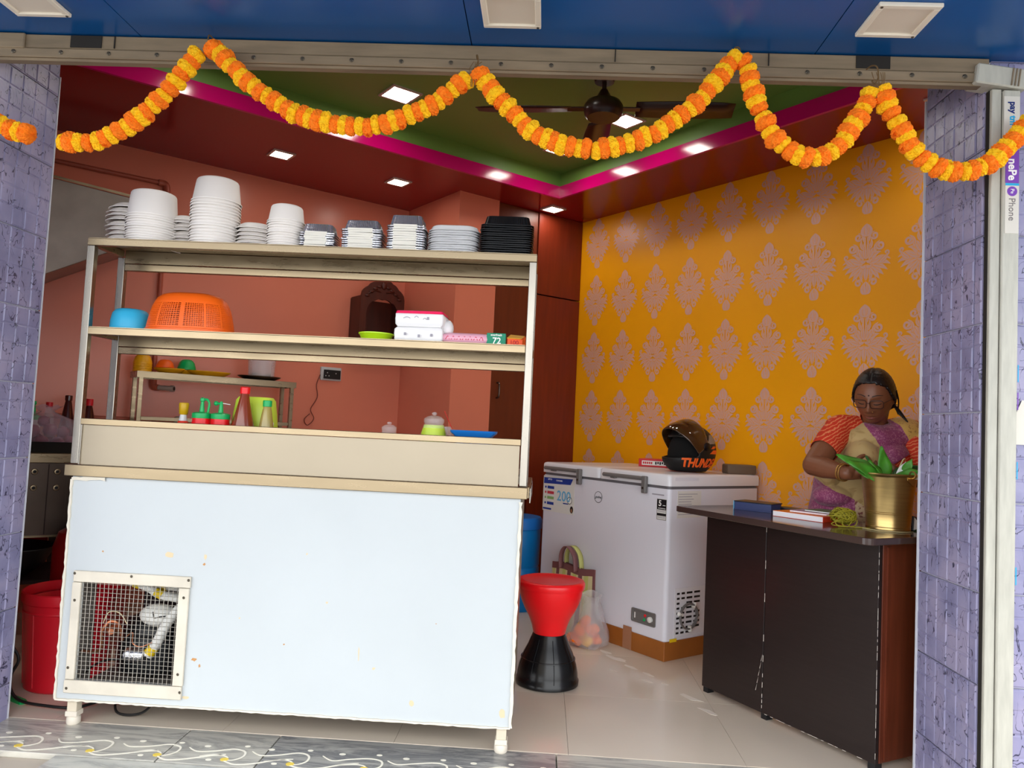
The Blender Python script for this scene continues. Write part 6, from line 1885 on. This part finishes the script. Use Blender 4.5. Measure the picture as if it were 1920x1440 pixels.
# lips, brows, lids, bindi laid on the face
def on_face(x, z, off=.0008):
    """point of the face at head coordinates x, z"""
    y0 = -.09
    for _ in range(30):
        d = Vector((x, y0, z)).normalized(); p = head_r(d)
        x_e, z_e = p.x - x, p.z - z
        q = d * 1.0
        # adjust direction to meet x and z
        d = Vector((x + (x - p.x), p.y, z + (z - p.z)))
        y0 = p.y
        if abs(x_e) + abs(z_e) < .0004: break
    return Vector((x, p.y - off, z))
hbv, hbf = head_grid(110, 90)
HBV = BVHTree.FromPolygons([tuple(v) for v in hbv], hbf)
def on_face(x, z, off=.0012):
    h = HBV.ray_cast(Vector((x, -.4, z)), Vector((0, 1, 0)))
    return (h[0] if h[0] else Vector((x, -.09, z))) + Vector((0, -off, 0))
def face_patch(outline_fn, m, nm, off=.0012, nx=14):
    """patch between lower and upper curves over x"""
    q = MB(); vs = []
    for i in range(nx + 1):
        x, lo, hi = outline_fn(i / nx)
        for k in range(4):
            vs.append(on_face(x, lo + (hi - lo) * k / 3, off))
    q.add(vs, [(i * 4 + k, i * 4 + k + 1, (i + 1) * 4 + k + 1, (i + 1) * 4 + k) for i in range(nx) for k in range(3)], 0, Matrix.Translation(-WB) @ RH)
    return q.build(nm, m, t, smooth=60, fix=False)
face_patch(lambda f: (-.0215 + .043 * f, -.0572, -.0572 + .0085 * sin(pi * f) ** .7 - .0016 * g2(f - .5, .1)), 'lip', 'upper_lip')
face_patch(lambda f: (-.0200 + .040 * f, -.0588 - .0095 * sin(pi * f) ** .7, -.0588), 'lip', 'lower_lip')
for s in (-1, 1):
    face_patch(lambda f: (s * (.013 + .036 * f), .0325 + .004 * sin(pi * f), .0362 + .004 * sin(pi * f) - .002 * f), 'brow', 'eyebrow', .0015)
    face_patch(lambda f: (s * (.0175 + .027 * f), .0005 - .0035 * sin(pi * f), .0030 - .0018 * sin(pi * f)), 'brow', 'eyelashes', .0012)
MB().sphere(on_face(0, .038, 0), (.0032, .0015, .0032), 10, 6, 0, Matrix.Translation(-WB) @ RH).build('bindi', 'brow', t, smooth=60)
MB().sphere(on_face(.0155, -.027, .001), .0022, 8, 6, 0, Matrix.Translation(-WB) @ RH).build('nose_pin', 'gold', t, smooth=60)
# spectacles
b = MB(); Mh = Matrix.Translation(-WB) @ RH
for s in (-1, 1):
    pts = []
    for x, z in rrect(.0245, .0165, .010, 4) + [rrect(.0245, .0165, .010, 4)[0]]:
        pts.append((s * (.0315) + x, -.104 - .0 + .25 * max(0, abs(s * .0315 + x) - .03), .006 + z))
    b.tube(pts, .0018, 6, 0, Mh)
    b.tube([(s * .056, -.0975, .012), (s * .073, -.060, .013), (s * .079, .0, .012), (s * .080, .018, .0)], .0018, 6, 0, Mh)
b.tube(smoothpath([(-.008, -.104, .009), (0, -.1075, .012), (.008, -.104, .009)], 4), .0018, 6, 0, Mh)
b.build('spectacles', 'spectacle', t, smooth=60)
# hair drawn back from a centre parting
def hair_keep(i, k, nu=96, nv=72):
    e = -pi / 2 + pi * (k + .5) / nv; a = 2 * pi * (i + .5) / nu
    if a > pi: a -= 2 * pi
    a = abs(math.degrees(a)); e = math.degrees(e)
    line = 50 - 3.2 * (a / 30) ** 2 if a < 50 else 41.1 - (a - 50) * 1.45
    if a > 100: line = max(-40, -32 - (a - 100) * .25)
    return e > line
vs = []; nu, nv = 96, 72
for k in range(nv + 1):
    e = -pi / 2 + pi * k / nv
    for i in range(nu):
        a = 2 * pi * i / nu; d = Vector((sin(a) * cos(e), -cos(a) * cos(e), sin(e)))
        p = head_r(d)
        off = .010 + .0015 * sin(40 * e + 3 * a) * .4 - .004 * g2(p.x, .004) * (1 if p.y < .05 else 0)
        off *= min(1.0, .35 + max(0, (p.y + .095) / .05))
        vs.append(p + p.normalized() * off)
fs = [(k * nu + i, k * nu + (i + 1) % nu, (k + 1) * nu + (i + 1) % nu, (k + 1) * nu + i) for k in range(nv) for i in range(nu) if hair_keep(i, k)]
b = MB().add(vs, fs, 0, Mh)
ho = b.build('hair', 'hair', t, smooth=70, fix=False)
md = ho.modifiers.new('s', 'SOLIDIFY'); md.thickness = .009; md.offset = -1
b = MB()
b.sphere((.018, .088, -.050), (.046, .038, .044), 20, 14, 0, Mh)
for k in range(7):
    b.tube(smoothpath([(.03 + .004 * k, .07, -.05), (.060 + .004 * k, .075, -.070 - .004 * k), (.075 + .006 * k, .065, -.095 - .006 * k)], 5), [.006 - .0003 * j for j in range(11)], 6, 0, Mh)
for k in range(3):
    b.tube(smoothpath([(.082, .0 + .006 * k, .03), (.088, .008 + .006 * k, -.02), (.083, .02, -.06 - .01 * k)], 5), .0016, 5, 0, Mh)
b.build('hair_bun', 'hair', t, smooth=70)
MB().sphere((.083, .006, -.034), .0045, 10, 8, 0, Mh).build('earring', 'gold', t, smooth=60)
# blouse: the skin of shoulders and upper arms pushed outward
def seg_t(p, a, b_):
    ab = b_ - a; s = (p - a).dot(ab) / ab.dot(ab); q = a + ab * max(-.3, min(1.3, s))
    return s, (p - q).length
def shell_from(me, test, off, name, mats, idx=None, thick=.002, wave=None, smooth_edge=True):
    bm = bmesh.new(); bm.from_mesh(me)
    bm.normal_update()
    kill = [f for f in bm.faces if not test(f.calc_center_median() + WB)]
    bmesh.ops.delete(bm, geom=kill, context='FACES')
    for v in bm.verts: v.co += v.normal * (off + (wave(v.co + WB) if wave else 0))
    # straighten the saw-toothed hem
    for _ in range(6):
        bd = [v for v in bm.verts if any(len(e.link_faces) == 1 for e in v.link_edges)]
        new = {}
        for v in bd:
            nb = [e.other_vert(v) for e in v.link_edges if len(e.link_faces) == 1]
            if len(nb) == 2: new[v] = v.co * .4 + (nb[0].co + nb[1].co) * .3
        for v, c in new.items(): v.co = c
    out = bpy.data.meshes.new(name); bm.to_mesh(out)
    bm.free()
    for m in mats: out.materials.append(MT[m])
    if idx:
        z = [[0.0, 0.0, 0.0] for _ in out.vertices]
        for i, v in enumerate(out.vertices):
            k = idx(v.co + WB)
            if k: z[i][k - 1] = 1.0
        nb = [[] for _ in z]
        for e in out.edges:
            a, c = e.vertices; nb[a].append(c); nb[c].append(a)
        for _ in range(4):
            z = [[(z[i][j] * 2 + sum(z[q][j] for q in nb[i])) / (2 + len(nb[i])) for j in range(3)] for i in range(len(z))]
        at = out.color_attributes.new('zone', 'FLOAT_COLOR', 'POINT')
        at.data.foreach_set('color', [c for t_ in z for c in (t_[0], t_[1], t_[2], 1.0)])
    out.polygons.foreach_set('use_smooth', [True] * len(out.polygons))
    o = put(name, out, None, t)
    md = o.modifiers.new('s', 'SOLIDIFY'); md.thickness = thick; md.offset = 1
    return o
def blouse(p):
    for a, c in ((SHR, ELR), (SHL, ELL)):
        s, d = seg_t(p, a, c)
        if d < .075 and -.45 < s < .62: return True
    if p.z > 1.165 or p.z < .985: return False
    nk = (Vector((p.x, p.y)) - Vector((1.378, 3.315))).length
    if nk < .072 and p.z > 1.11: return False
    if (p - ELR).length < .07 or (p - ELL).length < .07: return False
    return abs(p.x - 1.388) < .17 and p.y > 3.2
shell_from(body, blouse, .005, 'blouse', ['blouse'], wave=lambda p: .0022 * noise.noise(p * 26))
# saree: its own draped form
b = MB()
b.sphere((1.375, 3.425, .93), (.170, .140, .15), 28, 16)
b.sphere((1.385, 3.360, 1.055), (.160, .124, .125), 28, 16)
b.sphere((1.395, 3.340, 1.125), (.150, .105, .070), 24, 14)
b.sphere((1.365, 3.305, 1.120), (.090, .062, .062), 20, 12)
for x in (1.325, 1.440): b.sphere((x, 3.278, 1.045), (.077, .070, .070), 20, 12)
b.sphere((1.505, 3.335, 1.150), (.085, .085, .070), 22, 14)
b.sphere((1.560, 3.320, 1.085), (.072, .105, .110), 22, 14)
b.sphere((1.215, 3.370, .985), (.055, .075, .075), 18, 12)
b.lathe([(.215, .02), (.213, .10), (.206, .40), (.204, .62), (.202, .80), (.186, .92), (.160, .98)], 40, (1.365, 3.43, 0), ry=.74)
b.sphere((1.235, 3.36, .875), (.085, .075, .045), 18, 12)
sar = remesh(b, .0042, 12, .6)
for v in sar.vertices: v.co -= WB
def inpoly(x, y, P):
    c = False
    for i in range(len(P)):
        x1, y1 = P[i]; x2, y2 = P[i - 1]
        if (y1 > y) != (y2 > y) and x < (x2 - x1) * (y - y1) / (y2 - y1) + x1: c = not c
    return c
def interp(z, P):
    """P: (z, x) from high to low"""
    if z >= P[0][0]: return P[0][1]
    for (z0, x0), (z1, x1) in zip(P, P[1:]):
        if z >= z1: return x0 + (x1 - x0) * (z0 - z) / (z0 - z1)
    return P[-1][1]
def front(p):
    k = 3.27 / p.y
    return p.x * k, 1.1 + (p.z - 1.1) * k
def saree_keep(p):
    nk = (Vector((p.x, p.y)) - Vector((1.385, 3.345))).length
    if nk < .062 and p.z > 1.10: return False
    x, z = front(p)
    # free border from the right hip up to the throat
    if z > 1.035 and x < interp(z, [(1.21, 1.36), (1.185, 1.30), (1.170, 1.245), (1.135, 1.205), (1.085, 1.172), (1.035, 1.150)]): return False
    # lower border over the left arm
    if p.y < 3.36 and x > 1.385 and .90 < z < .985 + (x - 1.385) * .66: return False
    return True
def saree_idx(p):
    x, z = front(p)
    zz = z + .006 * sin(38 * x)
    if zz > .985:
        if x > interp(zz, [(1.20, 1.425), (1.175, 1.470), (1.13, 1.502), (1.08, 1.530), (1.0, 1.56)]): return 2
        if x > interp(zz, [(1.20, 1.305), (1.19, 1.310), (1.13, 1.368), (1.066, 1.402), (.985, 1.418)]): return 1
        if x < 1.225 and zz < 1.078 - (x - 1.155) * 1.15: return 1
        return 0
    if zz > .935 - (x - 1.15) * .52: return 0
    if x > 1.29: return 3
    return 1
sv = lambda p: .0035 * sin(46 * (p.x * .8 + p.z * .75) + 3 * noise.noise(p * 5)) * (1 if p.z > .9 else .4) + .006 * noise.noise(p * 11) + (.008 * sin(60 * p.x) if p.z < .8 else 0)
shell_from(sar, saree_keep, .001, 'saree', ['saree'], saree_idx, thick=.0025, wave=sv)
# bangles on the right wrist
b = MB()
d = (WRR - ELR).normalized(); e1 = d.orthogonal().normalized(); e2 = d.cross(e1)
for k in range(2):
    c = WRR - d * (.010 + .012 * k) - WB
    b.tube([c + (e1 * cos(2 * pi * i / 24) + e2 * sin(2 * pi * i / 24)) * .033 for i in range(25)], .0028, 6)
b.build('bangle', 'gold', t, smooth=50)
